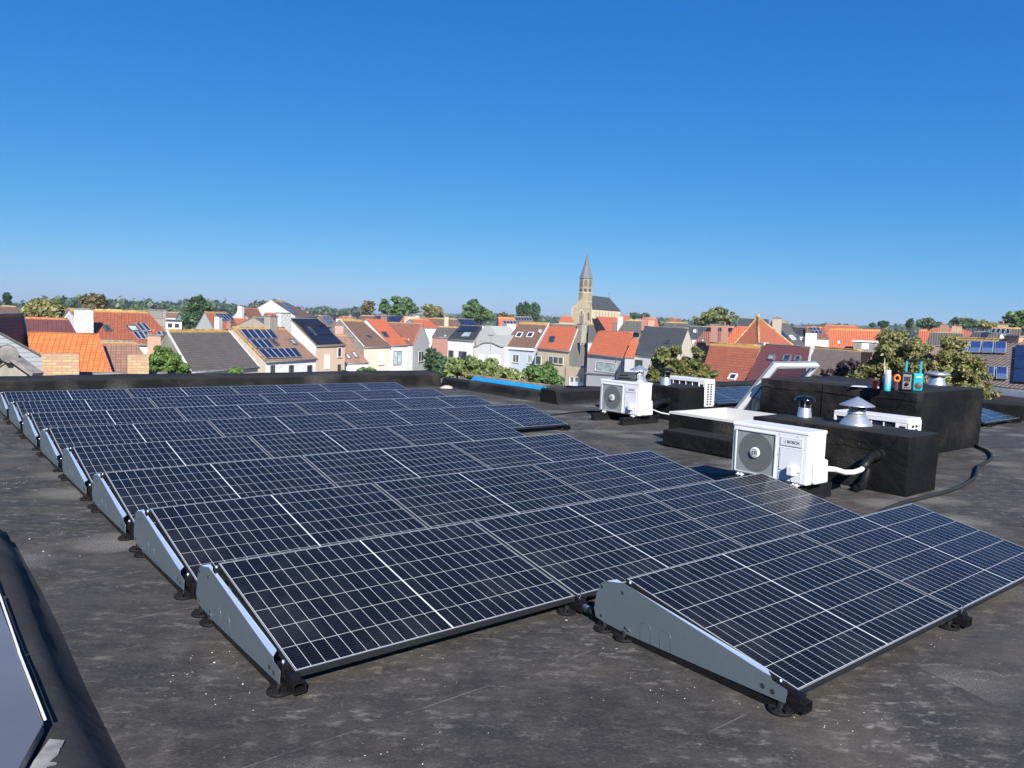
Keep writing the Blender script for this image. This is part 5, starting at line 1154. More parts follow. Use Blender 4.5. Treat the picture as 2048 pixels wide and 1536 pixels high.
# ---- pyramid roof
def pyramid():
    D = 98; ap = at(1516, 634, D + 5.5); cs = [at(1462, 689, D + 1), at(1518, 700, D - 4), at(1598, 694, D + 4)]
    z = min(c.z for c in cs); 
    for c in cs: c.z = z
    back = cs[0] + cs[2] - cs[1]; c = (cs[0] + cs[2]) / 2; ap = Vector((ap.x, ap.y, ap.z))
    o = empty('house', (c.x, c.y, GZ), 'house under a tall rust-red pyramid roof', 'house', 'houses of the village'); inv = Matrix.Translation((-c.x, -c.y, -GZ))
    Q = [cs[0], cs[1], cs[2], back]; mb = MB()
    for i in range(4):
        a, b = Q[i], Q[(i + 1) % 4]; L_ = (b - a).length; t = (ap - a).dot((b - a).normalized()); hh = ((ap - a) - (b - a).normalized() * t).length
        mb.face([a, b, ap], 0, [(0, hh), (L_, hh), (t, 0)])
    rf = mb.build('roof', M['r_rust2'], weld=False); rf.parent = o; rf.matrix_parent_inverse = inv
    mb = MB()
    for q in Q: mb.tube([q, ap], .14, 6)
    mb.tube([ap - Vector((0, 0, .1)), ap + Vector((0, 0, .35))], [.3, .18], 8)
    k = mb.build('hip_tiles', M['lichen'], rf)
    mb = MB()
    for i in range(4):
        a, b = Q[i].lerp(c, .05), Q[(i + 1) % 4].lerp(c, .05); L_ = (b - a).length; mb.face([(a.x, a.y, GZ), (b.x, b.y, GZ), (b.x, b.y, z), (a.x, a.y, z)], 0, [(0, 0), (L_, 0), (L_, z - GZ), (0, z - GZ)])
    w = mb.build('wall', M['w_red'], weld=False); w.parent = o; w.matrix_parent_inverse = inv
M['r_rust2'] = tiles('rust_plain_tiles', (.42, .12, .055), (.33, .09, .045), .4, tw=.22, th=.22, dark=.5, stain=.35)
pyramid()
# ---- second row and beyond
h = House('grey slate cottage with white window behind the left roofs', (322, 658), (366, 658), (328, 640), (360, 640), D=(125, 125), run=4, wall='w_conc', roof='r_slate', ridge='ridgegrey')
h.window(342, 647.5, 353, 656, 'white', 'glassdark', mull=2, sill=False) if False else None
mb = MB(); p = at(347, 651, 123); mb.box(-1.1, 1.1, -.4, 1.5, -.5, .5, 0, Matrix.Translation(p) @ Matrix.Rotation(math.atan2(h.u.y, h.u.x), 4, 'Z')); dm = h.sub(mb, 'dormer', M['pvc'], h.roof)
mb = MB()
for x in (-.45, .45): mb.box(x - .3, x + .3, -.43, -.405, -.3, .32, 0, Matrix.Translation(p) @ Matrix.Rotation(math.atan2(h.u.y, h.u.x), 4, 'Z'))
h.sub(mb, 'dormer_pane', M['glassdark'], h.roof, weld=False)
h = House('white slate gabled house with orange roof and dark blue panels', (430, 664), (492, 660), (409.5, 624), (455, 625), D=(150, 160), run=4.6, wall='w_white', gable='w_slate', roof='r_orange2', ridge='lichen', verge=('0', 'ridgegrey'))
h.pv((426, 627.5), (456, 627.5), (470, 642), (444, 642), 4, 1, gap=.08); h.pv((446, 643.5), (467, 643), (478, 654), (457, 655), 3, 1, gap=.08)
h.chimney(437, 634, 1.2, .8, 'w_white', D=146, h=2.5, pots=0); h.chimney(460, 644, 1., .8, 'w_red', D=140, h=2.5, pots=1)
h = House('low bright orange roof behind the panelled white house', (478, 660), (540, 660), (468, 638), (512, 638), D=(135, 137), run=4.2, wall='w_brown', roof='r_red', ridge='ridgered')
h = House('white stepped-gable house with chimney and brown roof', (497, 637), (527, 637), (480, 617), (516, 617), D=(190, 196), run=4.6, wall='w_white', gable='w_white', roof='r_brownred', ridge='ridgered')
h.chimney(482, 612.5, 1.2, 1., 'w_white', D=190, h=3.4, pots=1)
h = House('tall pale latticed gable with brown roof and panels', (590, 633), (632, 634), (541, 601.5), (569, 602), D=(205, 225), run=5.6, wall='w_white', gable='w_slate', roof='r_brown', ridge='lichen', back=1.0, verge=('0', 'pvc'))
h.pv((561, 605), (570, 606), (594, 628), (582, 627), 2, 3, gap=.1)
h = House('brown gable with blue panels beside the slate chimney', (545, 656), (575, 656), (507, 634), (535, 634), D=(118, 124), run=4.6, wall='w_conc', gable='w_beigec', roof='r_brown', ridge='ridgegrey')
h.pv((518, 637), (531, 637), (544, 651), (531, 651), 2, 1, gap=.06)
h = House('red roof with light blue panels left of the slate chimney', (548, 650), (590, 648), (531, 627), (570, 627), D=(146, 150), run=4.4, wall='w_red', roof='r_red', ridge='ridgered')
h.pv((542, 631), (558, 631), (566, 645), (550, 645), 3, 2, gap=.08)
h = House('small orange roof with white chimney left of the green field', (600, 637), (622, 637), (590, 624), (608, 624), D=(230, 232), run=4.2, wall='w_white', roof='r_orange2', ridge='ridgered'); h.chimney(611.5, 623.5, .9, .9, 'w_white', D=228, h=2.4, pots=0)
h = House('pinkish gable with a dark panel grid in front of the field', (654, 654), (680, 650), (637, 631), (658, 632), D=(150, 156), run=4.2, wall='w_peach', gable='w_peach', roof='r_pink', ridge='lichen')
h.pv((643, 633), (657, 633), (666, 646), (656, 650), 4, 3, gap=.07)
B = [  # far roofs between the trees and the street: (label, F0, F1, R0, R1, D, wall, roof, ridge)
 ('flat brown roof below the left clump of trees', (716, 640), (768, 641), (722, 631.5), (753, 631.5), 215, 'w_brown', 'r_brown', 'lichen'),
 ('dark panelled roof under the big green trees', (760, 645), (815, 645), (751, 632), (808, 632), 190, 'w_brown', 'r_black', 'ridgegrey'),
 ('small pinkish-red roof between two pale chimneys', (800, 645), (834, 645), (808, 633), (826, 633), 178, 'w_red', 'r_orange2', 'ridgered'),
 ('orange-edged brown roof behind the slate gable', (838, 647), (880, 655), (834, 636), (866, 637), 172, 'w_brown', 'r_brownred', 'ridgered'),
 ('long brown roof with a chimney left of the round tree', (868, 653), (925, 653), (866, 636.5), (913, 637), 178, 'w_brown', 'r_brown', 'ridgegrey'),
 ('black roof just left of the round tree', (914, 652), (958, 652), (914, 638), (946, 638.5), 190, 'w_brown', 'r_black', 'ridgegrey'),
 ('long grey-brown roof before the church porch', (1096, 664), (1188, 668), (1102, 647), (1182, 651), 150, 'w_brown', 'r_greyg', 'ridgegrey'),
 ('grey-brown roof with brick chimney left of the dark grey roof', (1232, 668), (1290, 670), (1252, 640), (1287, 641), 150, 'w_brown', 'r_greyg', 'lichen'),
 ('grey roof behind the plain dark grey roof', (1374, 677), (1408, 678), (1372, 653), (1417, 654), 125, 'w_cream', 'r_slate', 'ridgegrey'),
 ('dull red roof with black panels between two brick chimneys', (1388, 688), (1450, 690), (1418, 653), (1468, 654), 116, 'w_red', 'r_brownred', 'ridgered'),
 ('orange-red roof against the left side of the pyramid', (1446, 690), (1470, 690), (1473, 654), (1495, 654.5), 112, 'w_red', 'r_red', 'ridgered'),
 ('broad orange roof with a white-banded dormer', (1640, 697), (1755, 701), (1661, 657), (1762, 660), 150, 'w_red', 'r_orange2', 'ridgered'),
 ('long orange roof behind the broad dormered roof', (1640, 662), (1724, 664), (1652, 650.5), (1712, 651.5), 230, 'w_red', 'r_orange2', 'ridgered'),
 ('red-tiled roof with panels and tall white dormer', (1612, 676), (1658, 678), (1612, 654), (1644, 655), 140, 'w_white', 'r_brownred', 'ridgered'),
 ('black-panelled roof left of the white dormer', (1588, 671), (1626, 673), (1586, 654.5), (1610, 655), 142, 'w_white', 'r_black', 'ridgegrey'),
 ('dark roof left of the panelled grey house', (1852, 690), (1925, 692), (1862, 664), (1925, 665), 118, 'w_brown', 'r_grey', 'ridgegrey'),
 ('red roof with several chimneys beyond the birch', (1850, 668), (1960, 671), (1866, 657), (1925, 658), 190, 'w_red', 'r_red', 'ridgered'),
 ('orange gable end behind the birch crown', (1835, 690), (1862, 690), (1840, 660), (1854, 660), 130, 'w_red', 'r_orange2', 'ridgered'),
 ('grey roof with white gable edges at the right', (1936, 684), (1985, 685), (1946, 664), (1980, 665), 120, 'w_white', 'r_slate', 'ridgegrey'),
 ('grey house with four dark panels at the right', (1974, 682), (2040, 683), (1985, 655.5), (2042, 657), 112, 'w_white', 'r_greyg', 'lichen'),
 ('far red roof right of the willow', (1480, 655), (1510, 656), (1484, 638), (1504, 638.5), 180, 'w_brown', 'r_orange2', 'ridgered'),
 ('far brown roof left of the willow', (1325, 660), (1378, 661), (1333, 645), (1375, 645.5), 175, 'w_brown', 'r_greyg', 'lichen'),
 ('far orange roof between church and willow', (1285, 652), (1318, 652), (1288, 636), (1312, 636), 230, 'w_red', 'r_orange2', 'ridgered'),
 ('far red roof left of the willow', (1334, 646), (1366, 646), (1340, 636), (1360, 636.5), 300, 'w_red', 'r_brownred', 'ridgered'),
 ('small far red roof at the foot of the church', (1118, 644), (1148, 644), (1124, 632), (1142, 632), 270, 'w_beigec', 'r_orange2', 'ridgered'),
 ('brown roof peeping from behind the left tree', (-12, 632), (40, 632), (4, 612), (30, 612), 150, 'w_brown', 'r_brown', 'ridgegrey'),
 ('pale low roof in front of the far poplars', (1000, 646), (1030, 646), (1004, 637), (1028, 637), 260, 'w_white', 'r_greyg', 'ridgegrey'),
 ('far red roof behind the church choir', (1240, 640), (1262, 640), (1243, 631), (1258, 631), 330, 'w_red', 'r_red', 'ridgered'),
]
hs = {}
for lab, F0, F1, R0, R1, D, w, r, rd in B: hs[lab] = House(lab, F0, F1, R0, R1, D=D, run=4.3, wall=w, roof=r, ridge=rd, gutter=False)
hs['flat brown roof below the left clump of trees'].chimney(700, 630, .7, .7, 'w_red', h=2, D=205)
hs['small pinkish-red roof between two pale chimneys'].chimney(820, 633, 2.4, .8, 'w_peach', h=2.2, D=174); hs['small pinkish-red roof between two pale chimneys'].chimney(833, 631, 1.2, .8, 'w_beigec', h=2.6, D=174)
hs['long brown roof with a chimney left of the round tree'].chimney(893, 634, .9, .8, 'w_beigec', h=2.8, D=168, pots=1)
k_ = hs['dark panelled roof under the big green trees']; k_.pv((756, 633), (806, 633), (810, 643), (760, 643), 5, 1, 'pvblue', 'frame', gap=.05)
k_ = hs['black roof just left of the round tree']; k_.pv((917, 640), (944, 640), (952, 650), (921, 650), 4, 1, 'pvblue', 'frame', gap=.05)
k_ = hs['grey-brown roof with brick chimney left of the dark grey roof']; k_.chimney(1288, 638, .9, .8, 'w_red', h=2.6, D=146, pots=2); k_.chimney(1303, 640, 1.2, .8, 'w_orangeb', h=3.2, D=142, pots=0)
k_ = hs['grey roof behind the plain dark grey roof']; k_.dish(1391, 662, 122)
k_ = hs['dull red roof with black panels between two brick chimneys']; k_.chimney(1429.5, 650, 1.0, .8, 'w_red', h=3.2, D=112, pots=0); k_.chimney(1450, 651, .9, .8, 'w_red', h=3., D=111, pots=1); k_.pv((1416, 656), (1466, 657), (1462, 664), (1409, 663), 5, 1, 'pvblack', 'frame', gap=.04, lw=.02); k_.skylight((1404, 679), (1410, 679), (1408, 684), (1402, 684), 'glasspale')
k_ = hs['broad orange roof with a white-banded dormer']
A = at(1731, 690, 146); mb = MB(); RM = Matrix.Translation(A) @ Matrix.Rotation(math.atan2(k_.u.y, k_.u.x), 4, 'Z'); mb.box(-1.9, 1.9, -.6, 3, -1.2, .5, 0, RM); dq = k_.sub(mb, 'dormer', M['ridgegrey'], k_.roof); mb = MB(); mb.box(-2.1, 2.1, -.8, 3, .5, .75, 0, RM); k_.sub(mb, 'dormer_roof', M['pvc'], k_.roof); mb = MB(); mb.box(-.6, .5, -.66, -.605, -.7, .3, 0, RM); k_.sub(mb, 'dormer_pane', M['blind'], k_.roof)
k_.dish(1680, 684, 146)
k_ = hs['red-tiled roof with panels and tall white dormer']; k_.pv((1617, 656), (1638, 656), (1646, 669), (1624, 669), 3, 2, gap=.06)
A = at(1622, 677, 134); RM = Matrix.Translation(A) @ Matrix.Rotation(math.atan2(k_.u.y, k_.u.x), 4, 'Z'); mb = MB(); mb.box(-.85, .85, -.5, 3, -1.1, .85, 0, RM); k_.sub(mb, 'dormer', M['pvc'], k_.roof)
k_ = hs['red roof with several chimneys beyond the birch']
for x, y in ((1886, 649), (1893, 650), (1909, 652), (1919, 653)): k_.chimney(x, y, .9, .8, 'w_red' if x < 1900 else 'w_orangeb', h=2.4, D=186, pots=1)
k_ = hs['grey house with four dark panels at the right']; k_.pv((1984, 659), (2021, 660), (2020, 669.5), (1980, 668), 4, 1, 'pvblack', 'pvrim', gap=.08); k_.skylight((2002, 671), (2012, 671.5), (2010, 677.5), (2000, 677), 'blind', 'pvc'); k_.chimney(2006, 649, 1.2, .8, 'w_orangeb', h=2, D=118, pots=1)
k_ = hs['grey roof with white gable edges at the right']; k_.pv((1966, 666), (1978, 666), (1974, 680), (1962, 680), 1, 1, 'pvblack', 'frame')
h = House('orange-roofed gable right of the grey-brown gable with panels', (1000, 691), (1054, 690), (997, 635), (1028, 635), D=(172, 174), run=5.2, wall='w_beigec', gable='w_beigec', roof='r_orange2', ridge='ridgered')
h.pv((1004, 641.5), (1030, 642), (1034, 648.5), (1008, 648), 4, 1, gap=.06); mb = MB(); p = at(1021, 656, 160); mb.box(-.9, .9, -.5, 3, -1.1, .8, 0, Matrix.Translation(p) @ Matrix.Rotation(math.atan2(h.u.y, h.u.x), 4, 'Z')); h.sub(mb, 'dormer', M['pvc'], h.roof)
h = House('grey roof with two rows of panels behind the brown skylit roof', (1026, 650), (1072, 650), (1028, 633.5), (1062, 634), D=(205, 206), run=4.4, wall='w_beigec', roof='r_greyg', ridge='ridgegrey', gutter=False); h.pv((1029, 635), (1061, 635), (1065, 642), (1033, 642), 6, 1, gap=.08)
h = House('orange roof and brown brick gable beside the church', (1214, 664), (1272, 664), (1194.5, 635), (1258, 636), D=(172, 186), run=5.4, wall='w_brown', gable='w_brown', roof='r_red', ridge='ridgered', verge=('0', 'ridgered'))
h.chimney(1230, 646, .9, .8, 'w_brown', D=160, h=3.2, pots=0); h.chimney(1241, 632.5, .8, .8, 'w_white', D=160, h=4, pots=0)
h = House('house with plain pale blue-grey gable behind the orange-roofed beige house', (1176, 684), (1198, 684), (1178, 647), (1186, 648), D=(140, 142), run=4.6, wall='w_grey', gable='w_grey', roof='r_greyg', ridge='lichen', gutter=False)
h = House('grey-brown roof sloping down right of the pyramid', (1560, 697), (1612, 694), (1543, 643), (1573, 642), D=(112, 124), run=4.6, wall='w_white', roof='r_greyg', ridge='ridgegrey')
h.pv((1546, 650), (1554, 650), (1580, 684), (1570, 684), 1, 4, 'pvblack', 'frame', gap=.03); h.skylight((1578, 672), (1584, 671.5), (1591, 679), (1585, 680), 'glasspale', 'pvc'); h.skylight((1589, 671.5), (1594, 671), (1600, 678), (1595, 679), 'glassdark', 'zinc'); h.chimney(1555, 637, 1.7, .8, 'w_beigec', D=118, h=2.6, pots=2)
h = House('grey flat-looking roof edge behind the pyramid tip', (1476, 660), (1540, 660), (1478, 637), (1536, 638), D=(150, 150), run=4.4, wall='w_grey', roof='r_slate', ridge='ridgegrey', gutter=False)
# ---------------------------------------------------------------- church
def church():
    D = 285.; b = at(1170, 646, D); e = empty('church', (b.x, b.y, GZ), 'ochre stone church with slate spire topped by a cross', 'church'); inv = Matrix.Translation((-b.x, -b.y, -GZ))
    fw = Vector((_f.x, _f.y, 0)).normalized(); d0 = Vector((b.x - CAM.x, b.y - CAM.y, 0)).normalized(); rt = Vector((d0.y, -d0.x, 0))
    # the front looks a little left of the camera, so the long side shows on the right
    th = R(-52); fu = Vector((rt.x * math.cos(th) - rt.y * math.sin(th), rt.x * math.sin(th) + rt.y * math.cos(th), 0)); fv = Vector((-fu.y, fu.x, 0))
    k = D / FPX
    def zat(py, px=1170, dd=0): return at(px, py, D + dd).z
    def add(mb, n, m, par=None, **kk):
        o = mb.build(n, m, **kk)
        if par: o.parent = par
        else: o.parent = e; o.matrix_parent_inverse = inv
        return o
    c = at(1170.3, 600, D); c.z = 0
    def octa(cx, r, z, n=8, ph=R(22.5) - math.atan2(rt.y, rt.x) * 0): return [Vector((cx.x + r * math.cos(ph + 2 * math.pi * i / n + math.atan2(rt.y, rt.x)), cx.y + r * math.sin(ph + 2 * math.pi * i / n + math.atan2(rt.y, rt.x)), z)) for i in range(n)]
    def shell(mb, A, B, m=0):
        n = len(A)
        for i in range(n): L_ = (A[(i + 1) % n] - A[i]).length; mb.face([A[i], A[(i + 1) % n], B[(i + 1) % n], B[i]], m, [(0, A[i].z), (L_, A[i].z), (L_, B[i].z), (0, B[i].z)])
    z_sp0, z_sp1, z_b, z_l = zat(556.5), zat(508), zat(586), zat(612)
    rs, rt_, rl = 14.6 * k, 13.0 * k, 14.4 * k
    mb = MB(); shell(mb, octa(c, rl, GZ), octa(c, rl, z_b)); shell(mb, octa(c, rl * 1.03, z_b), octa(c, rt_, z_b + .5)); shell(mb, octa(c, rt_, z_b + .5), octa(c, rt_, z_sp0)); tw = add(mb, 'tower', M['w_ochre'], weld=False)
    mb = MB(); A = octa(c, rs, z_sp0 - .15); B_ = octa(c, rs * .80, z_sp0 + 1.6); C_ = octa(c, rs * .42, z_sp0 + (z_sp1 - z_sp0) * .52); T = octa(c, .12, z_sp1)
    for P_, Q_ in ((A, B_), (B_, C_), (C_, T)): shell(mb, P_, Q_)
    mb.face(A[::-1]); sp = add(mb, 'spire', M['spire'], weld=False)
    mb = MB(); tip = Vector((c.x, c.y, z_sp1)); top = zat(496); mb.tube([tip, Vector((c.x, c.y, top))], .10, 6); q = top - .32 * (top - z_sp1); mb.bar(Vector((c.x, c.y, q)) - rt * .75, Vector((c.x, c.y, q)) + rt * .75, .16, .16); add(mb, 'cross', M['ridgegrey'], sp, weld=False)
    # belfry openings, clock
    n_ = 8; ring = octa(c, rt_, 0)
    for i in range(n_):
        m = (ring[i] + ring[(i + 1) % n_]) / 2; nn = (m - c); nn.z = 0; nn.normalize()
        if nn.dot(d0) > .3: continue
        tu = Vector((-nn.y, nn.x, 0)); m = Vector((m.x, m.y, 0)); w = .62
        z0, z1 = zat(573), zat(562)
        mb = MB(); mb.prism([m + tu * x + Vector((0, 0, z)) + nn * .02 for x, z in [(-w, z0), (w, z0), (w, z1 - .5), (w * .7, z1), (0, z1 + .3), (-w * .7, z1), (-w, z1 - .5)]], nn * .06); o = add(mb, 'belfry_opening', M['holes'], tw)
        mb = MB()
        for j in range(5): z = z0 + (z1 - z0) * (j + .5) / 5; mb.bar(m - tu * w + Vector((0, 0, z)) + nn * .12, m + tu * w + Vector((0, 0, z)) + nn * .12, .12, .10)
        add(mb, 'louvre', M['stone'], tw, weld=False)
        zc = zat(580.5); mb = MB(); mb.prism([m + tu * (.72 * math.cos(t)) + Vector((0, 0, zc + .72 * math.sin(t))) + nn * .03 for t in (2 * math.pi * j / 18 for j in range(18))], nn * .05); ck = add(mb, 'clock', M['holes'], tw)
        mb = MB(); mb.bar(m + Vector((0, 0, zc)) + nn * .1, m + Vector((0, 0, zc + .55)) + nn * .1, .07, .04, nn); mb.bar(m + Vector((0, 0, zc)) + nn * .1, m + tu * .4 + Vector((0, 0, zc)) + nn * .1, .07, .04, nn); mb.tube([m + tu * (.68 * math.cos(t)) + Vector((0, 0, zc + .68 * math.sin(t))) + nn * .09 for t in (2 * math.pi * j / 18 for j in range(19))], .035, 5); add(mb, 'clock_hands', M['stone'], tw, weld=False)
    for z in (z_b, zat(604)):
        mb = MB(); shell(mb, octa(c, rl * 1.05, z - .15), octa(c, rl * 1.05, z + .2)); mb.face(octa(c, rl * 1.05, z + .2)); add(mb, 'string_course', M['stone'], tw, weld=False)
    # porch front: gable facing the camera's left, buttresses, tall pointed window
    Df = D - 7
    def F(px, py, d=0): q = onplane(px, py, at(1163, 640, Df), d0); return q - d0 * d
    g = [F(1143.5, 660), F(1143.5, 616), F(1147, 612), F(1158, 602), F(1163, 597), F(1168, 602), F(1180, 612), F(1183, 616), F(1183, 660)]
    for p in (g[0], g[-1]): p.z = GZ
    mb = MB(); ar = d0 * 7; n = len(g)
    for i in range(n):
        a, b2 = g[i], g[(i + 1) % n]; mb.face([a, b2, b2 + ar, a + ar], 0, [(0, 0), (1, 0), (1, 1), (0, 1)])
    mb.face(g, 0, [((p - g[0]).dot(rt), p.z) for p in g]); po = add(mb, 'porch', M['w_ochre'], weld=False)
    for x0, x1 in ((1142.2, 1145.2), (1181.2, 1184.2)):
        mb = MB(); A = F(x0, 650, .6); B2 = F(x1, 613, .6); mb.prism([Vector((A.x, A.y, GZ)), Vector((B2.x, B2.y, GZ)), B2, Vector((A.x, A.y, B2.z))], d0 * 2); add(mb, 'buttress', M['stone'], po)
    def arch(px0, px1, py0, py1, d): 
        w = px1 - px0; cx = (px0 + px1) / 2; return [F(px0, py1, d), F(px1, py1, d), F(px1, py0 + w * .8, d), F(px1 - w * .18, py0 + w * .3, d), F(cx, py0, d), F(px0 + w * .18, py0 + w * .3, d), F(px0, py0 + w * .8, d)]
    for (x0, x1, y0, y1), m_, nm in (((1157.5, 1168.5, 619, 655), 'stone', 'window_surround'), ((1159, 1167, 621.5, 654), 'holes', 'tall_window'), ((1175.5, 1178.5, 624, 640), 'holes', 'niche'), ((1163.6, 1166.4, 592, 600), 'holes', 'slit_window')):
        mb = MB(); dd = {'window_surround': .05, 'tall_window': .14, 'niche': .05, 'slit_window': -6.2}[nm]; mb.prism(arch(x0, x1, y0, y1, dd), -d0 * .06); o = add(mb, nm, M[m_], po)
    mb = MB()
    for x in (1161.6, 1164.4): mb.bar(F(x, 654, .24), F(x, 627, .24), .12, .08, d0)
    mb.tube([F(1163 + 2.6 * math.cos(t), 627.5 + 3 * math.sin(t), .24) for t in (2 * math.pi * j / 12 for j in range(13))], .09, 5); add(mb, 'tracery', M['stone'], po, weld=False)
    mb = MB()
    for x in (1150, 1154, 1172, 1176): mb.bar(F(x, 616, .1), F(x, 607 - (abs(x - 1163) < 10) * 3 + 3, .1), .25, .15, d0)
    add(mb, 'gable_pilaster', M['stone'], po, weld=False)
    # nave to the right and behind
    N0, N1 = at(1184, 617.5, D + 4), at(1230, 618.5, D + 26)
    r0, r1 = at(1178, 590.5, D + 8), at(1221.5, 593, D + 27); tipz = N0.z; N1.z = N0.z; r1.z = r0.z
    u = (N1 - N0); u.z = 0; u.normalize(); v = Vector((-u.y, u.x, 0)); wv = (r0 - N0).dot(v); bk0 = N0 + v * 2 * wv; bk1 = N1 + v * 2 * wv
    ap = [at(1242, 619.5, D + 32)]; ap[0].z = N0.z; ap1 = ap[0] + v * wv * 1.2; r0 = N0 + v * wv + Vector((0, 0, r0.z - N0.z)) - u * 1.0; 
    r1 = N0 + v * wv + u * ((r1 - N0).dot(u)) + Vector((0, 0, r0.z - N0.z))
    mb = MB(); Lr = (N1 - N0).length
    mb.face([N0 - u, N1, r1, r0], 0, [(0, 7), (Lr, 7), (Lr, 0), (0, 0)]); mb.face([N1, ap[0], r1], 0, [(0, 7), (5, 7), (2, 0)]); mb.face([ap[0], ap1, r1], 0, [(0, 7), (5, 7), (2, 0)]); mb.face([ap1, bk1, r1], 0, [(0, 7), (5, 7), (2, 0)]); mb.face([bk1, bk0 - u, r0, r1], 0, [(0, 7), (Lr, 7), (Lr, 0), (0, 0)])
    nr = add(mb, 'nave_roof', M['r_slate'], weld=False)
    mb = MB(); pl_ = [N0 - u, N1, ap[0], ap1, bk1, bk0 - u]
    for i in range(6):
        a, b2 = pl_[i] + v * .3, pl_[(i + 1) % 6] + v * .3; L_ = (b2 - a).length; mb.face([(a.x, a.y, GZ), (b2.x, b2.y, GZ), (b2.x, b2.y, N0.z - .02), (a.x, a.y, N0.z - .02)], 0, [(0, 0), (L_, 0), (L_, 20), (0, 20)])
    nv = add(mb, 'nave_wall', M['w_ochre2'], weld=False)
    for i in range(7):
        p = N0.lerp(N1, .2 + i * .135) + v * .28; z = N0.z - 1.0; mb = MB(); w = .55
        mb.prism([p + u * x + Vector((0, 0, zz)) for x, zz in ((-w, -2.9), (w, -2.9), (w, -1.2), (w * .6, -.75), (0, -.6), (-w * .6, -.75), (-w, -1.2))], -v * .08); add(mb, 'clerestory_window', M['w_orangeb'], nv)
    mb = MB(); aL = N0 + u * 1 - v * 4.5; aR = N1 + u * 3 - v * 4.5; zl = N0.z - 3.5
    A1, A2, A3, A4 = aL.copy(), aR.copy(), N1 + u * 3 + v * .3, N0 + u * 1 + v * .3
    for p, z in ((A1, zl - 2.3), (A2, zl - 2.3), (A3, zl), (A4, zl)): p.z = z
    mb.prism([A1, A2, A3, A4], (0, 0, -.3)); add(mb, 'aisle_roof', M['r_slate'])
    mb = MB(); mb.prism([(A1.x, A1.y, GZ), (A2.x, A2.y, GZ), (A2.x + v.x * 4, A2.y + v.y * 4, GZ), (A1.x + v.x * 4, A1.y + v.y * 4, GZ)], (0, 0, zl - 2.7 - GZ)); add(mb, 'aisle_wall', M['stone'])
    mb = MB(); mb.bar(r1, r1 + Vector((0, 0, 2.2)), .12, .12, (1, 0, 0)); mb.bar(r1 + Vector((0, 0, 1.6)) - rt * .5, r1 + Vector((0, 0, 1.6)) + rt * .5, .12, .12); add(mb, 'ridge_cross', M['ridgegrey'], nr, weld=False)
M['spire'] = tiles('spire_slate', (.135, .145, .16), (.11, .12, .135), 0, tw=.4, th=.35, dark=.7, stain=.3)
church()
# ---------------------------------------------------------------- street lamp
def lamp():
    b = at(981, 700, 118); e = empty('street_lamp', (b.x, b.y, GZ), 'slim grey street lamp in front of the pale garage', 'street lamp')
    t = at(981, 671.5, 118).z; mb = MB(); mb.tube([(0, 0, 0), (0, 0, 1.2), (0, 0, t - GZ)], [.09, .07, .05], 8); mb.build('pole', M['zinc'], e)
    mb = MB(); mb.box(-.45, .45, -.2, .2, t - GZ, t - GZ + .16); o = mb.build('lamp_head', M['darkframe'], e, bevel=.05); o.rotation_euler.z = -YAW
lamp()

def aerial(h, px, ytop, D, ln=2.6):
    p = at(px, ytop, D); mb = MB(); mb.tube([p, p - Vector((0, 0, ln))], .03, 6); u = Vector((_r.x, _r.y, 0))
    for k, w in enumerate((.5, .42, .34)): mb.bar(p - Vector((0, 0, .12 + .22 * k)) - u * w, p - Vector((0, 0, .12 + .22 * k)) + u * w, .03, .03)
    h.sub(mb, 'aerial', M['zinc'], h.roof, weld=False)
for k_, x, y, D in (('dark panelled roof under the big green trees', 777, 624, 186), ('small pinkish-red roof between two pale chimneys', 814, 625, 172), ('long brown roof with a chimney left of the round tree', 891, 624, 172), ('red roof with several chimneys beyond the birch', 1901, 645, 186), ('dull red roof with black panels between two brick chimneys', 1440, 642, 118), ('far brown roof left of the willow', 1350, 636, 175)): aerial(hs[k_], x, y, D)
# ================================================================ trees
def leaf_mesh(name, blobs, n, size, mat, seed, flat=.0, shell=.75, asp=1.6):
    """n leaf-sized faces through the volume of a set of ellipsoids"""
    rng = np.random.default_rng(seed); B_ = np.array(blobs, float); w = (B_[:, 3] * B_[:, 4] * B_[:, 5]) ** (2 / 3); k = rng.choice(len(B_), n, p=w / w.sum())
    d = rng.normal(size=(n, 3)); d /= np.linalg.norm(d, axis=1, keepdims=True); rad = rng.random(n) ** .42 * (1 + .42 * np.abs(rng.normal(size=n)) * (rng.random(n) < .6))
    P = B_[k, :3] + d * B_[k, 3:] * rad[:, None]
    nr = d + rng.normal(size=(n, 3)) * .75; nr[:, 2] += .25; nr /= np.linalg.norm(nr, axis=1, keepdims=True)
    a = np.cross(nr, rng.normal(size=(n, 3))); a /= np.linalg.norm(a, axis=1, keepdims=True); b = np.cross(nr, a)
    s = size * (.55 + .9 * rng.random(n))[:, None]; a = a * s * .5 * asp; b = b * s * .5
    V = np.stack([P - a, P + b * .9 - a * .1, P + a, P - b * .9 - a * .1], 1).reshape(-1, 3)
    me = bpy.data.meshes.new(name); me.vertices.add(4 * n); me.vertices.foreach_set('co', V.ravel())
    me.loops.add(4 * n); me.loops.foreach_set('vertex_index', np.arange(4 * n, dtype=np.int32)); me.polygons.add(n); me.polygons.foreach_set('loop_start', np.arange(0, 4 * n, 4, dtype=np.int32)); me.polygons.foreach_set('loop_total', np.full(n, 4, np.int32))
    me.update(calc_edges=True); me.materials.append(mat); return me
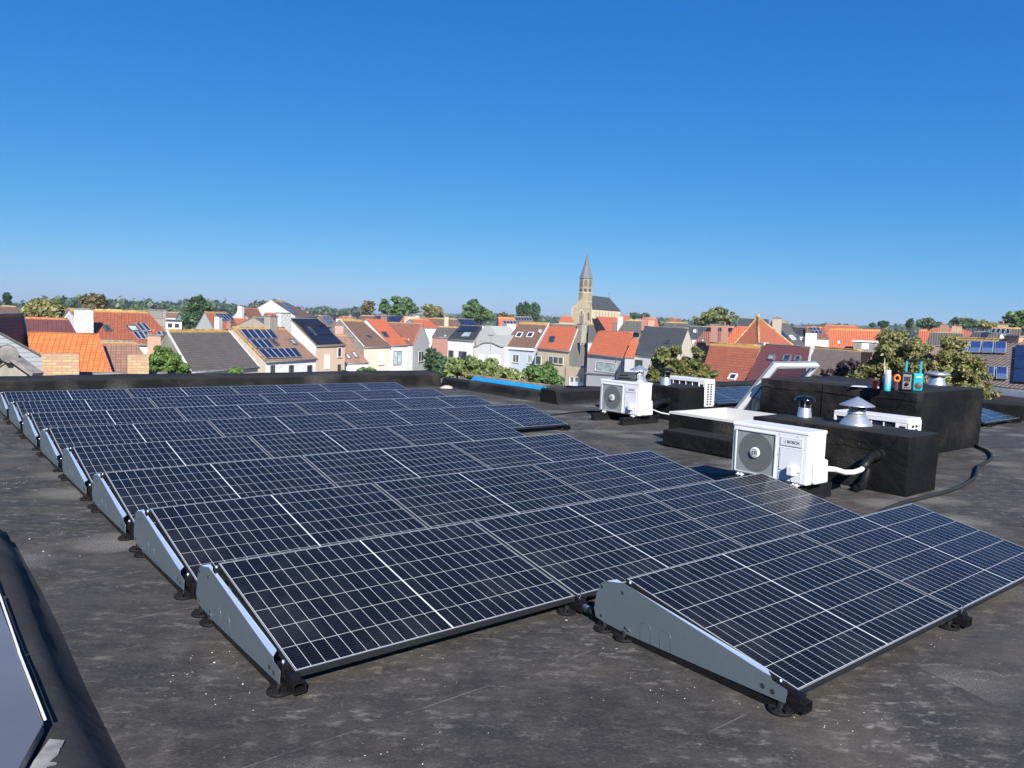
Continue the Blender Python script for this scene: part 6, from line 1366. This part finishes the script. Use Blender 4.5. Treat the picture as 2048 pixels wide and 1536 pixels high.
def clumps(c, r, n, seed, small=(.22, .42), up=0., inner=.62):
    rng = random.Random(seed); out = []
    for i in range(n):
        while True:
            p = [rng.uniform(-1, 1) for _ in range(3)]
            q = math.sqrt(sum(x * x for x in p))
            if .15 < q < 1: break
        f = (inner + (1 - inner) * rng.random()) / q * (.85 if rng.random() < .8 else .5)
        s = rng.uniform(*small) * .8
        out.append((c[0] + p[0] * f * r[0] * (1 - s * .6), c[1] + p[1] * f * r[1] * (1 - s * .6), c[2] + p[2] * f * r[2] * (1 - s * .6) + up * rng.random(), s * r[0], s * r[1], s * r[2] * rng.uniform(.7, 1.)))
    return out
def tree(label, parts, D, mat, leaf, n, seed, nb=26, cat='tree', group='trees of the village', small=(.17, .34), name='tree', trunk=True, depth=1., bark='bark', asp=1.6, inner=.62):
    """parts: ellipses of the crown in the survey photo (px, py, half width, half height)"""
    k = D / FPX; blobs = []; tot = sum(w * h for _, _, w, h in parts)
    c0 = at(parts[0][0], parts[0][1], D); e = empty(name, (c0.x, c0.y, GZ), label, cat, group)
    for j, (px, py, hw, hh) in enumerate(parts):
        c = at(px, py, D) - c0; blobs += clumps((c.x, c.y, at(px, py, D).z - GZ), (hw * k, hw * k * depth, hh * k), max(12, int(3. * nb * hw * hh / tot)), seed + j, small, 0, inner)
    o = bpy.data.objects.new('crown' if cat == 'tree' else 'foliage', leaf_mesh('crown', blobs, n, leaf, M[mat], seed)); COL.objects.link(o); o.parent = e
    if trunk:
        mb = MB(); rng = random.Random(seed); zt = at(parts[0][0], parts[0][1], D).z - GZ; R0 = max(.10, min(.45, parts[0][2] * k * .09))
        mb.tube([(0, 0, 0), (.03, .02, zt * .35), (-.02, .03, zt * .7), (0, 0, zt)], [R0, R0 * .8, R0 * .6, R0 * .3], 8)
        for b in rng.sample(blobs, min(len(blobs), 9)):
            z0 = max(.3, min(b[2] * .75, zt * .8)); mb.tube([(0, 0, z0 * .8), (b[0] * .5, b[1] * .5, (z0 * .8 + b[2]) / 2 + .1), (b[0], b[1], b[2])], [R0 * .42, R0 * .25, R0 * .08], 6)
        mb.build('trunk', M[bark], e)
    return e
T = tree
T('olive-green bushy tree behind the far left roofs', [(92, 620, 34, 20), (60, 626, 20, 14), (120, 626, 18, 12)], 112, 'l_olive', .42, 5200, 11)
T('bronze spiky tree above the big red roof', [(186, 606, 24, 17), (197, 596, 12, 10), (172, 602, 10, 10)], 128, 'l_brown', .4, 3800, 12, small=(.18, .34))
T('tall dark green tree left of the latticed gable', [(396, 626, 26, 34), (400, 602, 17, 16), (376, 645, 16, 18), (418, 636, 14, 20)], 170, 'l_dark', .5, 7500, 13)
T('rounded bush with brownish top in front of the wide grey-brown roof', [(334, 722, 33, 26), (352, 740, 34, 18), (310, 735, 22, 20), (322, 702, 18, 12)], 40, 'l_bush', .12, 24000, 14, cat='shrub', name='shrub')
T('brown-tinged bare-edged tree at the left of the big tree clump', [(738, 614, 16, 13), (728, 622, 9, 8)], 235, 'l_brown', .55, 1900, 15)
T('tallest broad green tree in the clump behind the brown roofs', [(775, 612, 24, 18), (800, 606, 24, 17), (822, 612, 20, 16), (795, 622, 44, 12)], 240, 'l_green', .62, 7000, 16)
T('lighter olive tree at the right end of the clump', [(862, 622, 25, 14), (880, 626, 14, 9)], 232, 'l_olive', .55, 3000, 17)
T('round dark green tree standing alone left of the church', [(955, 622, 34, 22), (948, 606, 17, 10), (972, 628, 20, 18), (938, 632, 18, 16)], 225, 'l_green', .6, 7000, 18)
T('small brownish tree right of the round tree', [(1006, 630, 14, 6)], 260, 'l_brown', .6, 700, 20)
for i, (x, hh, lab) in enumerate(((1040, 15, 'left'), (1053, 17, 'middle'), (1070, 16, 'right'))):
    T('dark upright poplar, %s of the three left of the church' % lab, [(x, 625 - hh * .2, 9.5, hh + 4), (x + 1, 634, 9, 9)], 262 + i * 5, 'l_dark', .55, 2300, 21 + i, small=(.25, .5))
T('hazy tree right of the church choir', [(1270, 632, 15, 7), (1288, 632, 13, 7)], 420, 'l_far', .9, 1100, 26)
T('pale green willow behind the middle roofs', [(1428, 632, 26, 19), (1455, 634, 24, 17), (1402, 642, 17, 13), (1440, 624, 18, 11)], 190, 'l_willow', .5, 7500, 27)
T('walnut-like tree with yellowing leaves behind the small black block', [(1335, 735, 48, 45), (1375, 745, 45, 45), (1312, 760, 30, 35), (1410, 760, 32, 30), (1345, 702, 26, 18), (1392, 705, 24, 18)], 36, 'l_mixed', .15, 36000, 28, 40, small=(.13, .27), inner=.35)
T('dark green street tree before the red-brown wall', [(870, 722, 26, 23), (880, 740, 30, 20), (862, 706, 13, 12)], 88, 'l_dark', .30, 7500, 29)
T('light green flowering shrub along the blue-lined parapet', [(915, 735, 34, 24), (960, 742, 40, 26), (1010, 752, 38, 24), (940, 722, 20, 14), (985, 728, 18, 16), (1030, 760, 30, 22)], 26, 'l_flower', .085, 30000, 30, 40, cat='shrub', name='shrub', small=(.2, .36))
T('darker green shrub before the beige garage', [(1085, 752, 36, 26), (1108, 765, 26, 22), (1062, 745, 22, 18), (1098, 733, 14, 12)], 27, 'l_green', .085, 20000, 31, 30, cat='shrub', name='shrub', small=(.18, .34))
T('olive birch with dry leaves behind the tall black block', [(1785, 705, 58, 46), (1755, 740, 56, 44), (1815, 735, 50, 50), (1790, 676, 36, 22), (1735, 752, 36, 34), (1830, 700, 34, 34), (1700, 765, 30, 26)], 34, 'l_olive', .085, 52000, 32, 40, small=(.11, .24), inner=.2, bark='birch')
T('wide olive birch in front of the blue cell panels', [(1905, 718, 54, 42), (1940, 748, 50, 46), (1880, 750, 50, 50), (1960, 778, 36, 36), (1900, 690, 34, 24), (1978, 800, 26, 24), (1945, 715, 26, 22)], 31, 'l_olive', .08, 52000, 33, 40, small=(.11, .24), inner=.2, bark='birch')
T('purple-leaved shrub left of the birch', [(1702, 740, 30, 20), (1668, 752, 22, 14), (1728, 748, 26, 24)], 37, 'l_purple', .16, 8000, 34, cat='shrub', name='shrub')
T('green hedge tuft at the foot of the wide grey-brown roof', [(472, 742, 14, 7)], 52, 'l_bush', .16, 900, 35, cat='shrub', name='shrub', trunk=False)
T('low shrub by the white houses behind the straight parapet', [(735, 742, 22, 8), (690, 746, 16, 6)], 70, 'l_green', .2, 1500, 36, cat='shrub', name='shrub', trunk=False)
T('dense green tree at the right picture edge', [(2036, 640, 30, 18), (2056, 636, 26, 16), (2016, 650, 16, 12)], 165, 'l_green', .5, 4200, 37)
T('broad grey-green tree beyond the right chimneys', [(1925, 646, 26, 10), (1912, 642, 12, 8)], 240, 'l_far', .6, 2600, 38)
T('olive tree right of the broad grey-green tree', [(1968, 648, 20, 8), (1985, 650, 10, 6)], 245, 'l_olive', .6, 1600, 39)
T('grey-green spreading tree above the birch crowns', [(1852, 646, 20, 11), (1868, 650, 14, 8)], 235, 'l_far', .6, 2000, 40)
T('slim dark poplar above the left birch', [(1820, 647, 6.5, 11)], 240, 'l_dark', .5, 900, 41)
T('small dark round tree above the broad orange roof', [(1767, 648, 11, 7)], 300, 'l_dark', .6, 700, 42)
T('small far tree at the left end of the horizon roofs', [(1746, 650, 7, 4.5)], 420, 'l_far', .8, 300, 43)
T('slim cypress-like tree at the far left horizon', [(14, 596, 6, 12), (14, 604, 6, 8)], 175, 'l_dark', .45, 800, 44)
T('small round tree by the latticed roof on the horizon', [(596, 618, 5, 5)], 420, 'l_far', .8, 350, 45)
# far woods and hedgerows that read as one mass
def wood(label, px0, px1, prof, D, mat, leaf, n, seed):
    rng = random.Random(seed); k = D / FPX; blobs = []
    x = px0
    while x < px1:
        t = (x - px0) / (px1 - px0); top, h = prof(t); c = at(x, top + h / 2, D * rng.uniform(.94, 1.06)); w = rng.uniform(5, 12)
        hh = h * rng.uniform(.75, 1.2); blobs.append((c.x, c.y, c.z, w * k, w * k, hh / 2 * k)); 
        g = at(x, top + h, D); blobs.append((g.x, g.y, (g.z + GZ) / 2, w * k * 1.3, w * k * 1.3, max(2., (g.z - GZ) / 2)))
        x += rng.uniform(2.5, 6)
    o = bpy.data.objects.new('wood', leaf_mesh('wood', blobs, n, leaf, M[mat], seed, shell=.85, asp=1.2)); COL.objects.link(o); tag(o, label, 'wood', kind='stuff')
W = wood
W('wooded ridge on the left horizon behind the red roofs', -20, 330, lambda t: (601 + 4 * math.sin(t * 9) + (6 if t < .25 else 0) + max(0, t - .88) * 60, 17), 620, 'l_far', 3.2, 9000, 51)
W('tree belt between the dark tree and the latticed gable', 325, 560, lambda t: (603 + 5 * math.sin(t * 11 + 1) + t * 8, 16), 760, 'l_far', 3.6, 6500, 52)
W('thin tree belt above the green field', 585, 740, lambda t: (618 + 2.5 * math.sin(t * 13), 10), 950, 'l_far', 4., 4500, 53)
W('far trees behind the brown roofs left of the church', 860, 1150, lambda t: (632 + 2 * math.sin(t * 17) + t * 3, 8), 900, 'l_far', 4., 5000, 54)
W('far trees between church and pyramid roof', 1250, 1500, lambda t: (640 + 2.5 * math.sin(t * 15), 8), 900, 'l_far', 4., 4200, 55)
W('blue far hedgerows on the right horizon', 1560, 2070, lambda t: (651 + 2 * math.sin(t * 23) + 4 * t, 9), 1000, 'l_far', 4.2, 8000, 56)
W('low wooded rise on the right skyline', 1600, 2080, lambda t: (648.5 + 2.5 * math.sin(t * 5) + 4 * t, 8), 1900, 'l_far', 7., 5000, 57)
W('distant wooded rise on the left skyline', -40, 1200, lambda t: (606 + 30 * t + 2 * math.sin(t * 21), 8), 2000, 'l_far', 7., 8000, 58)
# scattered white farm buildings in the fields
for i, (x, y, D, L_, rf, lab) in enumerate(((40, 613, 520, 26, 'r_slate', 'long white shed on the far left plain'), (290, 619, 560, 16, 'r_greyg', 'small white farmhouse below the left wood'), (335, 619, 480, 9, 'r_brown', 'tiny white house left of the dark green tree'), (688, 628, 900, 18, 'r_rust', 'tiny white farm at the edge of the green field'), (700, 629, 940, 14, 'r_greyg', 'second tiny white farm on the field edge, further right'))):
    c = at(x, y + 2, D); u = Vector((_r.x, _r.y, 0)).normalized(); v = Vector((-u.y, u.x, 0)); e = empty('farmhouse', (c.x, c.y, GZ), lab, 'farmhouse', 'white farm buildings on the plain'); w = 8; zt = 4.5; mb = MB(); rt = zt + 3.2
    P = lambda a, b, z: u * a + v * b + Vector((0, 0, z))
    mb.face([P(-L_ / 2, 0, 0), P(L_ / 2, 0, 0), P(L_ / 2, 0, zt), P(-L_ / 2, 0, zt)]); mb.face([P(L_ / 2, w, 0), P(-L_ / 2, w, 0), P(-L_ / 2, w, zt), P(L_ / 2, w, zt)])
    for s_ in (-1, 1): mb.face([P(s_ * L_ / 2, 0, 0), P(s_ * L_ / 2, w, 0), P(s_ * L_ / 2, w, zt), P(s_ * L_ / 2, w / 2, rt), P(s_ * L_ / 2, 0, zt)])
    mb.build('wall', M['w_white'], e, weld=False); mb = MB()
    mb.face([P(-L_ / 2 - .3, -.4, zt), P(L_ / 2 + .3, -.4, zt), P(L_ / 2 + .3, w / 2, rt + .15), P(-L_ / 2 - .3, w / 2, rt + .15)], 0, [(0, 5), (L_, 5), (L_, 0), (0, 0)]); mb.face([P(L_ / 2 + .3, w + .4, zt), P(-L_ / 2 - .3, w + .4, zt), P(-L_ / 2 - .3, w / 2, rt + .15), P(L_ / 2 + .3, w / 2, rt + .15)], 0, [(0, 5), (L_, 5), (L_, 0), (0, 0)])
    mb.build('roof', M[rf], e, weld=False)

def haze(d):
    m = bpy.data.materials.new('haze_air'); m.use_nodes = True; nt = m.node_tree; nt.nodes.remove(nt.nodes['Principled BSDF'])
    v = nt.nodes.new('ShaderNodeVolumePrincipled'); v.inputs['Color'].default_value = (.80, .88, 1, 1); v.inputs['Density'].default_value = d; v.inputs['Anisotropy'].default_value = .2
    nt.links.new(v.outputs[0], nt.nodes['Material Output'].inputs['Volume'])
    mb = MB(); mb.box(-5000, 5000, -5000, 5000, GZ - 1, 34); tag(mb.build('haze', m), kind='stuff')
haze(.00022)
